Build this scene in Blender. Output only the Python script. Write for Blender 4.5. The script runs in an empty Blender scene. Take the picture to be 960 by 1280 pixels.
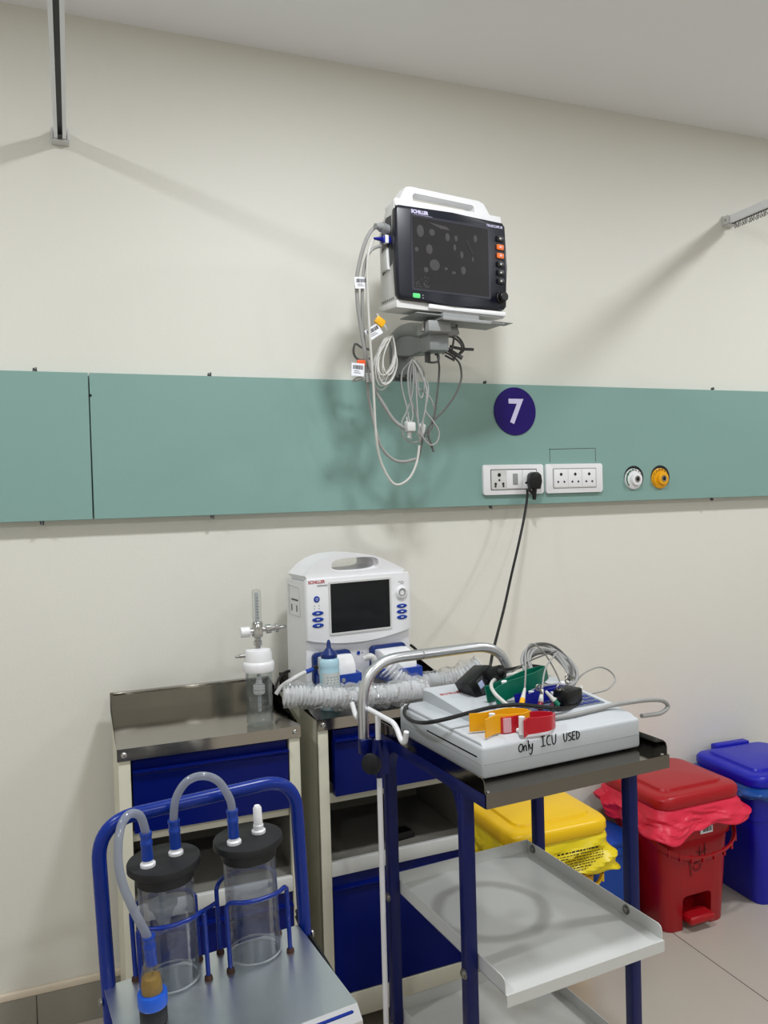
import bpy, bmesh, math, random
from math import sin, cos, pi, radians, sqrt
from mathutils import Vector, Matrix, Euler, noise
random.seed(7)
SC = bpy.context.scene
COL = SC.collection
Z = Vector((0, 0, 1))

# ------------------------------------------------------------------ materials
def lin(c):
    r = []
    for v in c:
        v /= 255.0
        r.append(v/12.92 if v <= .04045 else ((v+.055)/1.055)**2.4)
    return r + [1.0]

MATS = {}
def mat(name, col, rough=.5, metal=0., var=.0, scale=8., bump=0., bscale=60., coat=0., spec=.5, trans=0., ior=1.45, sub=0., emit=0.):
    if name in MATS: return MATS[name]
    m = bpy.data.materials.new(name); m.use_nodes = True
    nt = m.node_tree; b = nt.nodes['Principled BSDF']
    c = lin(col)
    b.inputs['Base Color'].default_value = c
    b.inputs['Roughness'].default_value = rough
    b.inputs['Metallic'].default_value = metal
    b.inputs['Specular IOR Level'].default_value = spec
    b.inputs['Coat Weight'].default_value = coat
    b.inputs['Coat Roughness'].default_value = .08
    b.inputs['Transmission Weight'].default_value = trans
    b.inputs['IOR'].default_value = ior
    if sub: b.inputs['Subsurface Weight'].default_value = sub
    if emit:
        b.inputs['Emission Color'].default_value = c; b.inputs['Emission Strength'].default_value = emit
    tc = nt.nodes.new('ShaderNodeTexCoord')
    if var:
        n = nt.nodes.new('ShaderNodeTexNoise'); n.inputs['Scale'].default_value = scale; n.inputs['Detail'].default_value = 5
        nt.links.new(tc.outputs['Object'], n.inputs['Vector'])
        mx = nt.nodes.new('ShaderNodeMix'); mx.data_type = 'RGBA'
        mx.inputs['A'].default_value = [v*(1-var) for v in c[:3]]+[1]
        mx.inputs['B'].default_value = [min(1, v*(1+var)) for v in c[:3]]+[1]
        nt.links.new(n.outputs['Fac'], mx.inputs['Factor'])
        nt.links.new(mx.outputs['Result'], b.inputs['Base Color'])
    if bump:
        n2 = nt.nodes.new('ShaderNodeTexNoise'); n2.inputs['Scale'].default_value = bscale; n2.inputs['Detail'].default_value = 4
        nt.links.new(tc.outputs['Object'], n2.inputs['Vector'])
        bp = nt.nodes.new('ShaderNodeBump'); bp.inputs['Strength'].default_value = bump; bp.inputs['Distance'].default_value = .01
        nt.links.new(n2.outputs['Fac'], bp.inputs['Height']); nt.links.new(bp.outputs['Normal'], b.inputs['Normal'])
    MATS[name] = m
    return m

def clear_mat(name, tint, gloss=.12, rough=.05, haze=0., hazecol=(230, 232, 235), bump=0., bscale=80., tl=.4):
    """thin clear plastic: mostly see-through with a sheen, some milky haze"""
    if name in MATS: return MATS[name]
    m = bpy.data.materials.new(name); m.use_nodes = True
    nt = m.node_tree; nt.nodes.remove(nt.nodes['Principled BSDF']); out = nt.nodes['Material Output']
    t = nt.nodes.new('ShaderNodeBsdfTransparent'); t.inputs['Color'].default_value = lin(tint)
    g = nt.nodes.new('ShaderNodeBsdfGlossy'); g.inputs['Roughness'].default_value = rough
    lw = nt.nodes.new('ShaderNodeLayerWeight'); lw.inputs['Blend'].default_value = .25
    mp = nt.nodes.new('ShaderNodeMapRange'); mp.inputs['To Min'].default_value = gloss*.35; mp.inputs['To Max'].default_value = min(1, gloss*3)
    nt.links.new(lw.outputs['Fresnel'], mp.inputs['Value'])
    mx = nt.nodes.new('ShaderNodeMixShader')
    nt.links.new(mp.outputs['Result'], mx.inputs['Fac']); nt.links.new(t.outputs[0], mx.inputs[1]); nt.links.new(g.outputs[0], mx.inputs[2])
    last = mx
    if haze:
        d = nt.nodes.new('ShaderNodeBsdfDiffuse'); d.inputs['Color'].default_value = lin(hazecol)
        tln = nt.nodes.new('ShaderNodeBsdfTranslucent'); tln.inputs['Color'].default_value = lin(hazecol)
        a = nt.nodes.new('ShaderNodeMixShader'); a.inputs['Fac'].default_value = tl
        nt.links.new(d.outputs[0], a.inputs[1]); nt.links.new(tln.outputs[0], a.inputs[2])
        m2 = nt.nodes.new('ShaderNodeMixShader'); m2.inputs['Fac'].default_value = haze
        nt.links.new(mx.outputs[0], m2.inputs[1]); nt.links.new(a.outputs[0], m2.inputs[2]); last = m2
    if bump:
        tc = nt.nodes.new('ShaderNodeTexCoord'); n2 = nt.nodes.new('ShaderNodeTexNoise'); n2.inputs['Scale'].default_value = bscale
        nt.links.new(tc.outputs['Object'], n2.inputs['Vector'])
        bp = nt.nodes.new('ShaderNodeBump'); bp.inputs['Strength'].default_value = bump; bp.inputs['Distance'].default_value = .01
        nt.links.new(n2.outputs['Fac'], bp.inputs['Height']); nt.links.new(bp.outputs['Normal'], g.inputs['Normal'])
    nt.links.new(last.outputs[0], out.inputs['Surface'])
    MATS[name] = m
    return m

# ------------------------------------------------------------------ mesh builder
def crom(pts, n=6, closed=False):
    P = [Vector(p) for p in pts]
    if len(P) < 3: return P
    out = []; N = len(P); rng = range(N if closed else N-1)
    for i in rng:
        if closed: p0, p1, p2, p3 = P[(i-1) % N], P[i], P[(i+1) % N], P[(i+2) % N]
        else: p0, p1, p2, p3 = P[max(i-1, 0)], P[i], P[i+1], P[min(i+2, N-1)]
        for k in range(n):
            t = k/n
            out.append(.5*((2*p1)+(p2-p0)*t+(2*p0-5*p1+4*p2-p3)*t*t+(3*p1-p0-3*p2+p3)*t**3))
    if not closed: out.append(P[-1])
    return out

def rounded(pts, r, n=6):
    """polyline with its inner corners rounded"""
    P = [Vector(p) for p in pts]; out = [P[0]]
    for i in range(1, len(P)-1):
        a, b, d = P[i-1], P[i], P[i+1]
        u = (a-b); v = (d-b); rr = min(r, u.length*.49, v.length*.49)
        s = b+u.normalized()*rr; e = b+v.normalized()*rr
        for k in range(n+1):
            t = k/n; out.append((1-t)**2*s+2*t*(1-t)*b+t*t*e)
    out.append(P[-1]); return out

def rrect(x0, x1, y0, y1, r, n=5):
    o = []
    for cx, cy, a in ((x1-r, y1-r, 0), (x0+r, y1-r, 90), (x0+r, y0+r, 180), (x1-r, y0+r, 270)):
        for k in range(n+1):
            t = radians(a+90*k/n); o.append((cx+r*cos(t), cy+r*sin(t)))
    return o

def link(o, parent=None):
    COL.objects.link(o)
    if parent: o.parent = parent
    return o

class MB:
    def __init__(s): s.bm = bmesh.new(); s.M = Matrix.Identity(4)
    def v(s, p): return s.bm.verts.new(s.M @ Vector(p))
    def f(s, vs):
        try: return s.bm.faces.new(vs)
        except ValueError: return None
    def box(s, x0, x1, y0, y1, z0, z1, bev=0., seg=2):
        r = bmesh.ops.create_cube(s.bm, size=1)['verts']
        bmesh.ops.transform(s.bm, matrix=s.M @ Matrix.Translation(((x0+x1)/2, (y0+y1)/2, (z0+z1)/2)) @ Matrix.Diagonal((abs(x1-x0), abs(y1-y0), abs(z1-z0), 1)), verts=r)
        if bev:
            es = list({e for vv in r for e in vv.link_edges})
            bmesh.ops.bevel(s.bm, geom=es, offset=bev, segments=seg, affect='EDGES', profile=.5)
        return s
    def ring(s, pts): return [s.v(p) for p in pts]
    def skin(s, rings, closed=False, cap=True):
        n = len(rings[0]); R = len(rings)
        for i in range(R if closed else R-1):
            a, b = rings[i], rings[(i+1) % R]
            for k in range(n): s.f([a[k], a[(k+1) % n], b[(k+1) % n], b[k]])
        if cap and not closed: s.f(rings[0][::-1]); s.f(rings[-1])
        return s
    def tube(s, pts, r, n=10, closed=False, rf=None, cap=True, flat=None):
        P = [Vector(p) for p in pts]; N = len(P)
        rings = []; up = None
        for i, p in enumerate(P):
            if closed: t = P[(i+1) % N]-P[i-1]
            else: t = P[min(i+1, N-1)]-P[max(i-1, 0)]
            if t.length < 1e-9: t = Vector((0, 0, 1))
            t.normalize()
            if up is None:
                up = Vector((0, 0, 1)) if abs(t.z) < .9 else Vector((0, 1, 0))
            sx = t.cross(up)
            if sx.length < 1e-6: sx = t.orthogonal()
            sx.normalize(); up = sx.cross(t).normalized()
            rr = rf(i/(N-1)) if rf else r
            ra, rb = (rr, rr) if not flat else (rr*flat[0], rr*flat[1])
            rings.append(s.ring([p+sx*ra*cos(2*pi*k/n)+up*rb*sin(2*pi*k/n) for k in range(n)]))
        return s.skin(rings, closed, cap)
    def cyl(s, p0, p1, r0, r1=None, n=24):
        if r1 is None: r1 = r0
        p0, p1 = Vector(p0), Vector(p1)
        t = (p1-p0).normalized(); sx = t.orthogonal().normalized(); sy = t.cross(sx)
        rings = [s.ring([p+sx*r*cos(2*pi*k/n)+sy*r*sin(2*pi*k/n) for k in range(n)]) for p, r in ((p0, r0), (p1, r1))]
        return s.skin(rings)
    def lathe(s, prof, org=(0, 0, 0), axis=(0, 0, 1), n=32, cap=True):
        o = Vector(org); t = Vector(axis).normalized(); sx = t.orthogonal().normalized(); sy = t.cross(sx)
        rings = [s.ring([o+t*h+sx*r*cos(2*pi*k/n)+sy*r*sin(2*pi*k/n) for k in range(n)]) for r, h in prof]
        return s.skin(rings, cap=cap)
    def prism(s, poly, pl, d0, d1, bev=0.):
        def P(a, b, d): return {'xz': (a, d, b), 'xy': (a, b, d), 'yz': (d, a, b)}[pl]
        A = [s.v(P(a, b, d0)) for a, b in poly]; B = [s.v(P(a, b, d1)) for a, b in poly]
        n = len(poly); fs = [s.f(A[::-1]), s.f(B)]
        for k in range(n): fs.append(s.f([A[k], A[(k+1) % n], B[(k+1) % n], B[k]]))
        if bev:
            es = [e for ff in fs[:2] if ff for e in ff.edges]
            bmesh.ops.bevel(s.bm, geom=es, offset=bev, segments=2, affect='EDGES', profile=.5)
        return s
    def frame(s, outer, inner, pl, d0, d1):
        """a flat ring between two loops with as many points, given depth"""
        def P(a, b, d): return {'xz': (a, d, b), 'xy': (a, b, d), 'yz': (d, a, b)}[pl]
        L = [[s.v(P(a, b, d)) for a, b in lp] for lp, d in ((outer, d0), (outer, d1), (inner, d1), (inner, d0))]
        return s.skin(L, closed=True)
    def ball(s, c, r, sx=1, sy=1, sz=1, u=16, v=10):
        rr = bmesh.ops.create_uvsphere(s.bm, u_segments=u, v_segments=v, radius=r)['verts']
        bmesh.ops.transform(s.bm, matrix=s.M @ Matrix.Translation(c) @ Matrix.Diagonal((sx, sy, sz, 1)), verts=rr)
        return s
    def mesh(s, name, m, ang=40):
        bmesh.ops.remove_doubles(s.bm, verts=s.bm.verts, dist=1e-6)
        bmesh.ops.recalc_face_normals(s.bm, faces=s.bm.faces)
        me = bpy.data.meshes.new(name); s.bm.to_mesh(me); s.bm.free()
        me.materials.append(m)
        me.shade_smooth(); me.set_sharp_from_angle(angle=radians(ang))
        return me
    def build(s, name, m, parent=None, origin=None, ang=40):
        if origin is not None: bmesh.ops.translate(s.bm, vec=-Vector(origin), verts=s.bm.verts)
        o = bpy.data.objects.new(name, s.mesh(name, m, ang))
        if origin is not None: o.location = origin
        return link(o, parent)

def tag(o, label, cat, group=None):
    o['label'] = label; o['category'] = cat
    if group: o['group'] = group
    return o
def thing(name, label, cat, loc=(0, 0, 0), rz=0., group=None, rot=None):
    o = bpy.data.objects.new(name, None); o.empty_display_size = .05
    o.location = loc; o.rotation_euler = rot if rot else (0, 0, radians(rz))
    link(o); return tag(o, label, cat, group)
def lab(o, t): o['label'] = t; return o
def struct(name, mb, m, **k):
    o = mb.build(name, m, **k); o['kind'] = 'structure'; return o
def text(name, body, size, m, parent, loc, rot=(pi/2, 0, 0), depth=.0004, bold=0., sx=1.):
    cu = bpy.data.curves.new('lettering', 'FONT'); cu.body = body; cu.size = size; cu.extrude = depth
    cu.align_x = 'CENTER'; cu.align_y = 'CENTER'; cu.offset = bold
    t = bpy.data.objects.new('lettering_source', cu); COL.objects.link(t)
    bpy.context.view_layer.update()
    me = bpy.data.meshes.new_from_object(t.evaluated_get(bpy.context.evaluated_depsgraph_get()))
    COL.objects.unlink(t); bpy.data.objects.remove(t)
    me.materials.clear(); me.materials.append(m)
    o = bpy.data.objects.new(name, me); o.location = loc; o.rotation_euler = rot; o.scale = (sx, 1, 1)
    return link(o, parent)
def copy_tree(o, parent=None):
    c = o.copy(); COL.objects.link(c)
    if parent: c.parent = parent
    for ch in list(o.children): copy_tree(ch, c)
    return c
PATHS = {
 'grey_a': [(0.785,-0.31,2.116),(0.755,-0.33,2.092),(0.738,-0.33,2.062),(0.725,-0.32,2.016),(0.718,-0.31,1.966),(0.722,-0.3,1.905),(0.733,-0.29,1.845),(0.746,-0.28,1.783),(0.764,-0.27,1.736),(0.782,-0.25,1.692),(0.813,-0.24,1.645),(0.846,-0.23,1.605),(0.88,-0.23,1.583),(0.902,-0.23,1.576)],
 'grey_b': [(0.825,-0.3,2.07),(0.78,-0.32,2.056),(0.751,-0.33,2.038),(0.738,-0.32,2.006),(0.733,-0.31,1.946),(0.738,-0.29,1.866),(0.748,-0.275,1.784),(0.758,-0.26,1.701),(0.767,-0.25,1.648),(0.789,-0.24,1.568),(0.808,-0.23,1.527),(0.843,-0.22,1.498),(0.876,-0.22,1.491),(0.914,-0.22,1.498)],
 'white_c': [(0.784,-0.31,2.082),(0.761,-0.33,2.07),(0.744,-0.335,2.034),(0.74,-0.33,1.983),(0.744,-0.32,1.902),(0.751,-0.31,1.799),(0.764,-0.29,1.688),(0.775,-0.27,1.566),(0.793,-0.25,1.497),(0.823,-0.24,1.442),(0.849,-0.24,1.426),(0.884,-0.24,1.445),(0.907,-0.24,1.488),(0.916,-0.24,1.535)],
 's1': [(0.905,-0.235,1.777),(0.893,-0.223,1.763),(0.881,-0.214,1.744),(0.879,-0.211,1.711),(0.884,-0.214,1.676),(0.889,-0.223,1.642),(0.89,-0.235,1.596)],
 's2': [(0.905,-0.235,1.777),(0.917,-0.235,1.753),(0.918,-0.235,1.708),(0.922,-0.235,1.675),(0.932,-0.235,1.673),(0.94,-0.235,1.709),(0.936,-0.235,1.749),(0.915,-0.235,1.775)],
 's3': [(0.905,-0.235,1.777),(0.919,-0.247,1.747),(0.935,-0.256,1.695),(0.933,-0.259,1.661),(0.926,-0.256,1.616),(0.919,-0.247,1.584),(0.929,-0.235,1.562)],
 's4': [(0.905,-0.235,1.775),(0.912,-0.232,1.708),(0.94,-0.229,1.687),(0.96,-0.227,1.67),(0.973,-0.225,1.636),(0.97,-0.223,1.597),(0.946,-0.223,1.559),(0.908,-0.223,1.545),(0.879,-0.225,1.556),(0.869,-0.227,1.596),(0.889,-0.229,1.639),(0.904,-0.232,1.69),(0.907,-0.235,1.753)],
 's5': [(0.91,-0.235,1.773),(0.93,-0.238,1.731),(0.948,-0.24,1.704),(0.943,-0.242,1.663),(0.936,-0.244,1.633),(0.955,-0.246,1.606),(0.973,-0.247,1.579),(0.975,-0.247,1.561),(0.965,-0.247,1.541),(0.945,-0.246,1.537),(0.924,-0.244,1.561),(0.916,-0.242,1.584),(0.913,-0.24,1.629),(0.912,-0.238,1.708),(0.912,-0.235,1.753)],
 's8': [(0.908,-0.235,1.775),(0.902,-0.223,1.732),(0.906,-0.214,1.666),(0.923,-0.211,1.621),(0.933,-0.214,1.564),(0.951,-0.223,1.547),(0.96,-0.235,1.524)],
 's9': [(0.903,-0.235,1.777),(0.89,-0.235,1.741),(0.89,-0.235,1.685),(0.901,-0.235,1.629),(0.895,-0.235,1.596)],
 's6': [(0.988,-0.25,1.807),(0.975,-0.25,1.793),(0.984,-0.24,1.748),(0.976,-0.23,1.654),(0.964,-0.23,1.606),(0.936,-0.23,1.563),(0.922,-0.23,1.517),(0.916,-0.23,1.495)],
 's7': [(0.998,-0.25,1.798),(1.02,-0.25,1.788),(1.043,-0.25,1.768),(1.054,-0.24,1.734),(1.046,-0.24,1.706),(1.03,-0.24,1.676),(0.998,-0.24,1.637),(0.965,-0.24,1.607),(0.944,-0.24,1.573),(0.96,-0.24,1.517)],
 'r1': [(0.986,-0.24,1.818),(1.004,-0.26,1.84),(1.019,-0.28,1.83),(1.036,-0.28,1.813),(1.043,-0.26,1.798),(1.028,-0.25,1.786)],
 'r2': [(0.986,-0.24,1.813),(1.005,-0.27,1.842),(1.034,-0.27,1.835),(1.054,-0.26,1.808),(1.038,-0.25,1.789)],
 'r3': [(1.005,-0.3,1.852),(1.007,-0.29,1.825),(1.011,-0.27,1.802)],
 'probe1': [(1.009,-0.26,1.813),(1.039,-0.27,1.805),(1.074,-0.28,1.803)],
 'probe2': [(0.986,-0.25,1.818),(1.016,-0.26,1.797),(1.043,-0.27,1.779)],
 'probe3': [(0.981,-0.24,1.827),(1.004,-0.25,1.817)],
 'probe4': [(0.981,-0.24,1.813),(0.998,-0.25,1.796)],
 'clip': [(0.998,-0.25,1.789),(1.023,-0.26,1.773),(1.018,-0.26,1.784)],
 'darkloop': [(0.79,-0.2,1.806),(0.766,-0.2,1.811),(0.748,-0.2,1.82),(0.742,-0.2,1.797),(0.751,-0.2,1.78),(0.772,-0.2,1.776),(0.796,-0.2,1.784)],
 'hook': [(0.941,-0.2,1.789),(0.948,-0.2,1.766),(0.96,-0.21,1.763),(0.971,-0.22,1.766),(0.972,-0.22,1.782),(0.962,-0.22,1.784)],
 'misc': [(0.718,-0.315,1.893),(0.765,-0.3,1.834),(0.784,-0.3,1.862),(0.723,-0.29,1.734),(0.734,-0.29,1.751),(0.89,-0.235,1.587),(0.929,-0.235,1.58),(0.808,-0.305,2.12),(0.8,-0.305,2.085),(0.803,-0.28,1.77),(0.816,-0.27,1.844),(0.707,-0.28,1.703),(0.761,-0.27,1.721)],
 'power': [(1.366,-0.075,1.403),(1.363,-0.075,1.377),(1.343,-0.085,1.311),(1.305,-0.11,1.228),(1.242,-0.17,1.141),(1.152,-0.28,1.063),(1.067,-0.39,1.013),(1.016,-0.455,0.98),(0.989,-0.49,0.957),(0.941,-0.56,0.95),(0.896,-0.63,0.955)],
 'tube_cap': [(1.374,-0.04,1.461),(1.412,-0.04,1.387)],
 'dcordl': [(0.492,-0.2,0.885),(0.516,-0.14,0.895),(0.542,-0.11,0.907),(0.565,-0.11,0.911)],
 'dcordr': [(0.932,-0.1,0.947),(0.95,-0.1,0.931),(0.956,-0.12,0.91)],
 'padcable': [(0.466,-0.32,0.902),(0.481,-0.32,0.92),(0.506,-0.32,0.934),(0.539,-0.31,0.945),(0.563,-0.3,0.949),(0.584,-0.29,0.953)],
 'w1': [(0.226,0.19,0.975),(0.236,0.2,1.008),(0.251,0.22,1.041),(0.268,0.23,1.059),(0.292,0.24,1.055),(0.323,0.25,1.032),(0.352,0.26,0.999),(0.372,0.26,0.961),(0.37,0.25,0.93)],
 'w2': [(0.257,0.17,0.976),(0.285,0.2,0.998),(0.326,0.24,1.008),(0.385,0.28,1.022)],
 'w3': [(0.269,0.3,0.985),(0.329,0.32,0.998),(0.383,0.33,1.006),(0.423,0.33,1.011)],
 'w4': [(0.283,0.3,0.98),(0.241,0.29,0.981),(0.201,0.27,0.981),(0.173,0.24,0.978),(0.155,0.2,0.973),(0.161,0.18,0.96),(0.171,0.16,0.948)],
 'w4b': [(0.294,0.31,0.974),(0.258,0.3,0.977),(0.234,0.29,0.969),(0.222,0.28,0.955)],
 'w5': [(0.442,0.3,0.925),(0.465,0.3,0.95),(0.497,0.3,0.963),(0.531,0.3,0.965),(0.561,0.3,0.949),(0.564,0.29,0.931),(0.524,0.27,0.919),(0.479,0.26,0.918),(0.435,0.25,0.92),(0.394,0.24,0.922)],
 'w6': [(0.231,0.104,0.931),(0.281,0.102,0.931),(0.338,0.108,0.931),(0.393,0.108,0.934),(0.428,0.085,0.942),(0.492,0.1,0.934),(0.544,0.115,0.922),(0.565,0.12,0.905),(0.534,0.11,0.897),(0.491,0.1,0.901),(0.459,0.09,0.906)],
 'w7': [(0.273,0.14,0.94),(0.29,0.14,0.934),(0.327,0.16,0.931),(0.38,0.2,0.933),(0.428,0.25,0.941)],
 'blk': [(0.387,0.2,0.932),(0.343,0.16,0.932),(0.282,0.13,0.939),(0.231,0.13,0.948),(0.178,0.14,0.958),(0.138,0.17,0.953),(0.08,0.17,0.95),(0.023,0.17,0.945),(-0.007,0.2,0.934),(-0.007,0.26,0.921),(0.003,0.32,0.917),(0.022,0.36,0.921),(0.058,0.4,0.918)],
 'adpl': [(0.257,0.34,0.983),(0.311,0.36,0.976),(0.371,0.38,0.973),(0.419,0.38,0.963)],
 'tips': [(0.192,0.155,0.953),(0.226,0.19,0.975),(0.231,0.145,0.941),(0.257,0.17,0.973),(0.258,0.16,0.972),(0.276,0.14,0.943),(0.293,0.19,0.954),(0.349,0.22,0.958),(0.358,0.24,0.958),(0.398,0.25,0.956),(0.247,0.13,0.942)],
 'cord': [(0.001,0.02,0.017),(0.009,0.02,-0.014),(0.014,-0.02,-0.024),(0.018,-0.07,-0.039),(0.013,-0.13,-0.045),(0.003,-0.18,-0.047),(-0.002,-0.2,-0.068)],
 'cord2': [(0.0,0.02,0.007),(0.011,0.02,-0.026),(0.018,-0.02,-0.043),(0.023,-0.07,-0.057),(0.017,-0.13,-0.059),(0.002,-0.18,-0.069)],
 'vent1': [(0.478,-0.345,0.903),(0.52,-0.35,0.9),(0.6,-0.352,0.888),(0.637,-0.352,0.883),(0.7,-0.352,0.879),(0.77,-0.35,0.876),(0.83,-0.34,0.874),(0.875,-0.33,0.872)],
 'vent2': [(0.785,-0.285,0.93),(0.805,-0.295,0.905),(0.832,-0.295,0.884),(0.87,-0.28,0.873),(0.92,-0.265,0.872),(0.97,-0.27,0.873),(1.015,-0.29,0.888),(1.062,-0.3,0.914)],
}
# ------------------------------------------------------------------ palette
M_wall = mat('cream_wall_paint', (228, 226, 217), .55, var=.02, scale=1.5, bump=.06, bscale=140)
M_ceil = mat('white_ceiling_paint', (244, 245, 246), .7, var=.02, scale=2)
M_green = mat('green_laminate', (132, 167, 160), .38, var=.025, scale=3, bump=.03, bscale=90)
M_blackgap = mat('black_gap', (18, 18, 18), .8)
M_skirt = mat('grey_skirting_tile', (150, 146, 136), .35, var=.05, scale=6)
M_plinth = mat('cream_skirting_edge', (226, 212, 192), .5, var=.03, scale=20)
M_white = mat('white_plastic', (236, 236, 238), .35, var=.01, scale=5)
M_white2 = mat('off_white_plastic', (214, 214, 212), .42, var=.015, scale=6)
M_grey = mat('grey_plastic', (150, 152, 152), .45, var=.02, scale=8)
M_dgrey = mat('dark_grey_plastic', (70, 72, 74), .45, var=.03, scale=8)
M_mgrey = mat('grey_painted_metal', (128, 132, 132), .4, var=.03, scale=8)
M_black = mat('black_plastic', (14, 14, 15), .38, var=.05, scale=10)
M_rubber = mat('black_rubber', (22, 23, 26), .55, var=.08, scale=10)
M_navy = mat('navy_bezel', (20, 24, 36), .32, var=.02, scale=5)
M_screen = mat('dark_screen', (42, 41, 43), .22, spec=.5, var=.06, scale=14)
M_screen2 = mat('black_screen', (22, 25, 29), .16, spec=.45, var=.05, scale=5)
M_smudge = mat('screen_smudge', (66, 64, 66), .5, var=.08, scale=40)
M_orange = mat('orange_key', (240, 120, 50), .4)
M_led = mat('green_lamp', (90, 200, 120), .4, emit=.25)
M_blue = mat('blue_plastic', (22, 62, 160), .35, var=.03, scale=8)
M_dblue = mat('dark_blue_plastic', (20, 45, 110), .35, var=.03, scale=8)
M_lockblue = mat('blue_locker_enamel', (3, 20, 100), .3, var=.04, scale=3, spec=.22)
M_lockcream = mat('cream_locker_enamel', (214, 211, 192), .35, var=.03, scale=5)
M_trolblue = mat('navy_trolley_enamel', (7, 20, 86), .32, spec=.35, var=.06, scale=8)
M_tubeblue = mat('blue_tube_enamel', (7, 42, 134), .27, spec=.4, var=.08, scale=12)
M_shelf = mat('grey_white_shelf_enamel', (212, 213, 210), .3, var=.03, scale=6)
M_steel = mat('stainless_steel', (164, 160, 152), .12, 1., var=.08, scale=6, bump=.015, bscale=30)
M_steel2 = mat('brushed_stainless_steel', (224, 226, 230), .32, 1., var=.08, scale=9, bump=.02, bscale=60)
M_traysteel = mat('polished_tray_steel', (128, 124, 117), .09, 1., var=.1, scale=7, bump=.02, bscale=22)
M_chrome = mat('chrome', (205, 205, 205), .12, 1.)
M_alu = mat('anodised_aluminium', (240, 242, 246), .45, .0, var=.03, scale=8)
M_screw = mat('dull_screw_metal', (150, 148, 144), .35, 1.)
M_ink = mat('black_ink', (16, 16, 18), .6)
M_sign = mat('purple_sign', (34, 14, 104), .45, spec=.3, var=.02, scale=5)
M_signtxt = mat('lilac_white_lettering', (214, 208, 240), .5)
M_yellowpl = mat('yellow_outlet', (236, 170, 20), .35, var=.03, scale=9)
M_greenring = mat('green_outlet_ring', (20, 120, 80), .4)
M_cable = mat('grey_cable', (158, 158, 156), .45, var=.03, scale=30)
M_cablel = mat('pale_cable', (206, 205, 200), .45, var=.03, scale=30)
M_cabled = mat('dark_grey_cable', (92, 92, 90), .45, var=.04, scale=30)
M_blackcable = mat('black_cable', (16, 16, 17), .42)
M_paper = mat('paper_label', (232, 234, 240), .6)
M_tape = mat('yellow_tape', (236, 176, 20), .45)
M_orangetape = mat('orange_tape', (222, 84, 30), .45)
M_ecg = mat('pale_grey_casing', (196, 200, 204), .42, var=.012, scale=6)
M_keypad = mat('grey_keypad', (112, 118, 128), .45, var=.03, scale=20)
M_key = mat('blue_keys', (40, 58, 140), .4)
M_red_ink = mat('red_lettering', (176, 40, 40), .5)
M_grey_ink = mat('grey_lettering', (90, 92, 96), .5)
M_clampy = mat('yellow_clamp', (246, 176, 14), .35, var=.04, scale=12)
M_clampr = mat('red_clamp', (196, 26, 44), .32, var=.04, scale=12)
M_clampg = mat('green_clamp', (8, 108, 84), .32, var=.04, scale=12)
M_clampb = mat('blue_clamp', (22, 30, 140), .32, var=.04, scale=12)
M_binred = mat('red_bin_plastic', (168, 10, 24), .34, var=.03, scale=5)
M_binyel = mat('yellow_bin_plastic', (248, 200, 0), .34, var=.02, scale=5)
M_binblue = mat('blue_bin_plastic', (14, 18, 172), .34, var=.03, scale=5)
M_binblue2 = mat('mid_blue_bin_plastic', (14, 72, 170), .4, var=.03, scale=5)
M_floor = None

# ------------------------------------------------------------------ room
def floor_material():
    m = bpy.data.materials.new('glossy_floor_tiles'); m.use_nodes = True
    nt = m.node_tree; b = nt.nodes['Principled BSDF']; L = nt.links
    tc = nt.nodes.new('ShaderNodeTexCoord')
    mp = nt.nodes.new('ShaderNodeMapping'); mp.inputs['Location'].default_value = (-1.712, .12, 0)
    L.new(tc.outputs['Object'], mp.inputs['Vector'])
    br = nt.nodes.new('ShaderNodeTexBrick'); br.offset = 0; br.squash = 1
    br.inputs['Scale'].default_value = 1; br.inputs['Brick Width'].default_value = .8; br.inputs['Row Height'].default_value = .8
    br.inputs['Mortar Size'].default_value = .0016; br.inputs['Mortar Smooth'].default_value = .1
    br.inputs['Color1'].default_value = lin((196, 186, 176)); br.inputs['Color2'].default_value = lin((192, 183, 173)); br.inputs['Mortar'].default_value = lin((86, 78, 70))
    L.new(mp.outputs[0], br.inputs['Vector'])
    n = nt.nodes.new('ShaderNodeTexNoise'); n.inputs['Scale'].default_value = 2.2; n.inputs['Detail'].default_value = 6
    L.new(tc.outputs['Object'], n.inputs['Vector'])
    mx = nt.nodes.new('ShaderNodeMix'); mx.data_type = 'RGBA'; mx.blend_type = 'MULTIPLY'; mx.inputs['Factor'].default_value = .12
    L.new(br.outputs['Color'], mx.inputs['A']); L.new(n.outputs['Color'], mx.inputs['B'])
    L.new(mx.outputs['Result'], b.inputs['Base Color'])
    b.inputs['Roughness'].default_value = .25
    return m

XL, XR, YF, H = -2.6, 4.6, -5.2, 2.7
struct('floor', MB().box(XL, XR, YF, .12, -.1, 0), floor_material())
struct('ceiling', MB().box(XL, XR, YF, .12, H, H+.1), M_ceil)
struct('wall_back', MB().box(XL, XR, 0, .12, 0, H), M_wall)
struct('wall_left', MB().box(XL-.12, XL, YF, .12, 0, H), M_wall)
struct('wall_right', MB().box(XR, XR+.12, YF, .12, 0, H), M_wall)
struct('wall_front', MB().box(XL-.12, XR+.12, YF-.12, YF, 0, H), M_wall)
mb = MB()
x = -.13-4*.6
while x < XR:
    mb.box(max(x, XL)+.0012, min(x+.6, XR)-.0012, -.012, 0, 0, .103, .001, 1); x += .6
struct('baseboard_back', mb, M_skirt)
struct('trim_1', MB().box(XL, XR, -.014, 0, .103, .121, .003), M_plinth)

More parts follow.
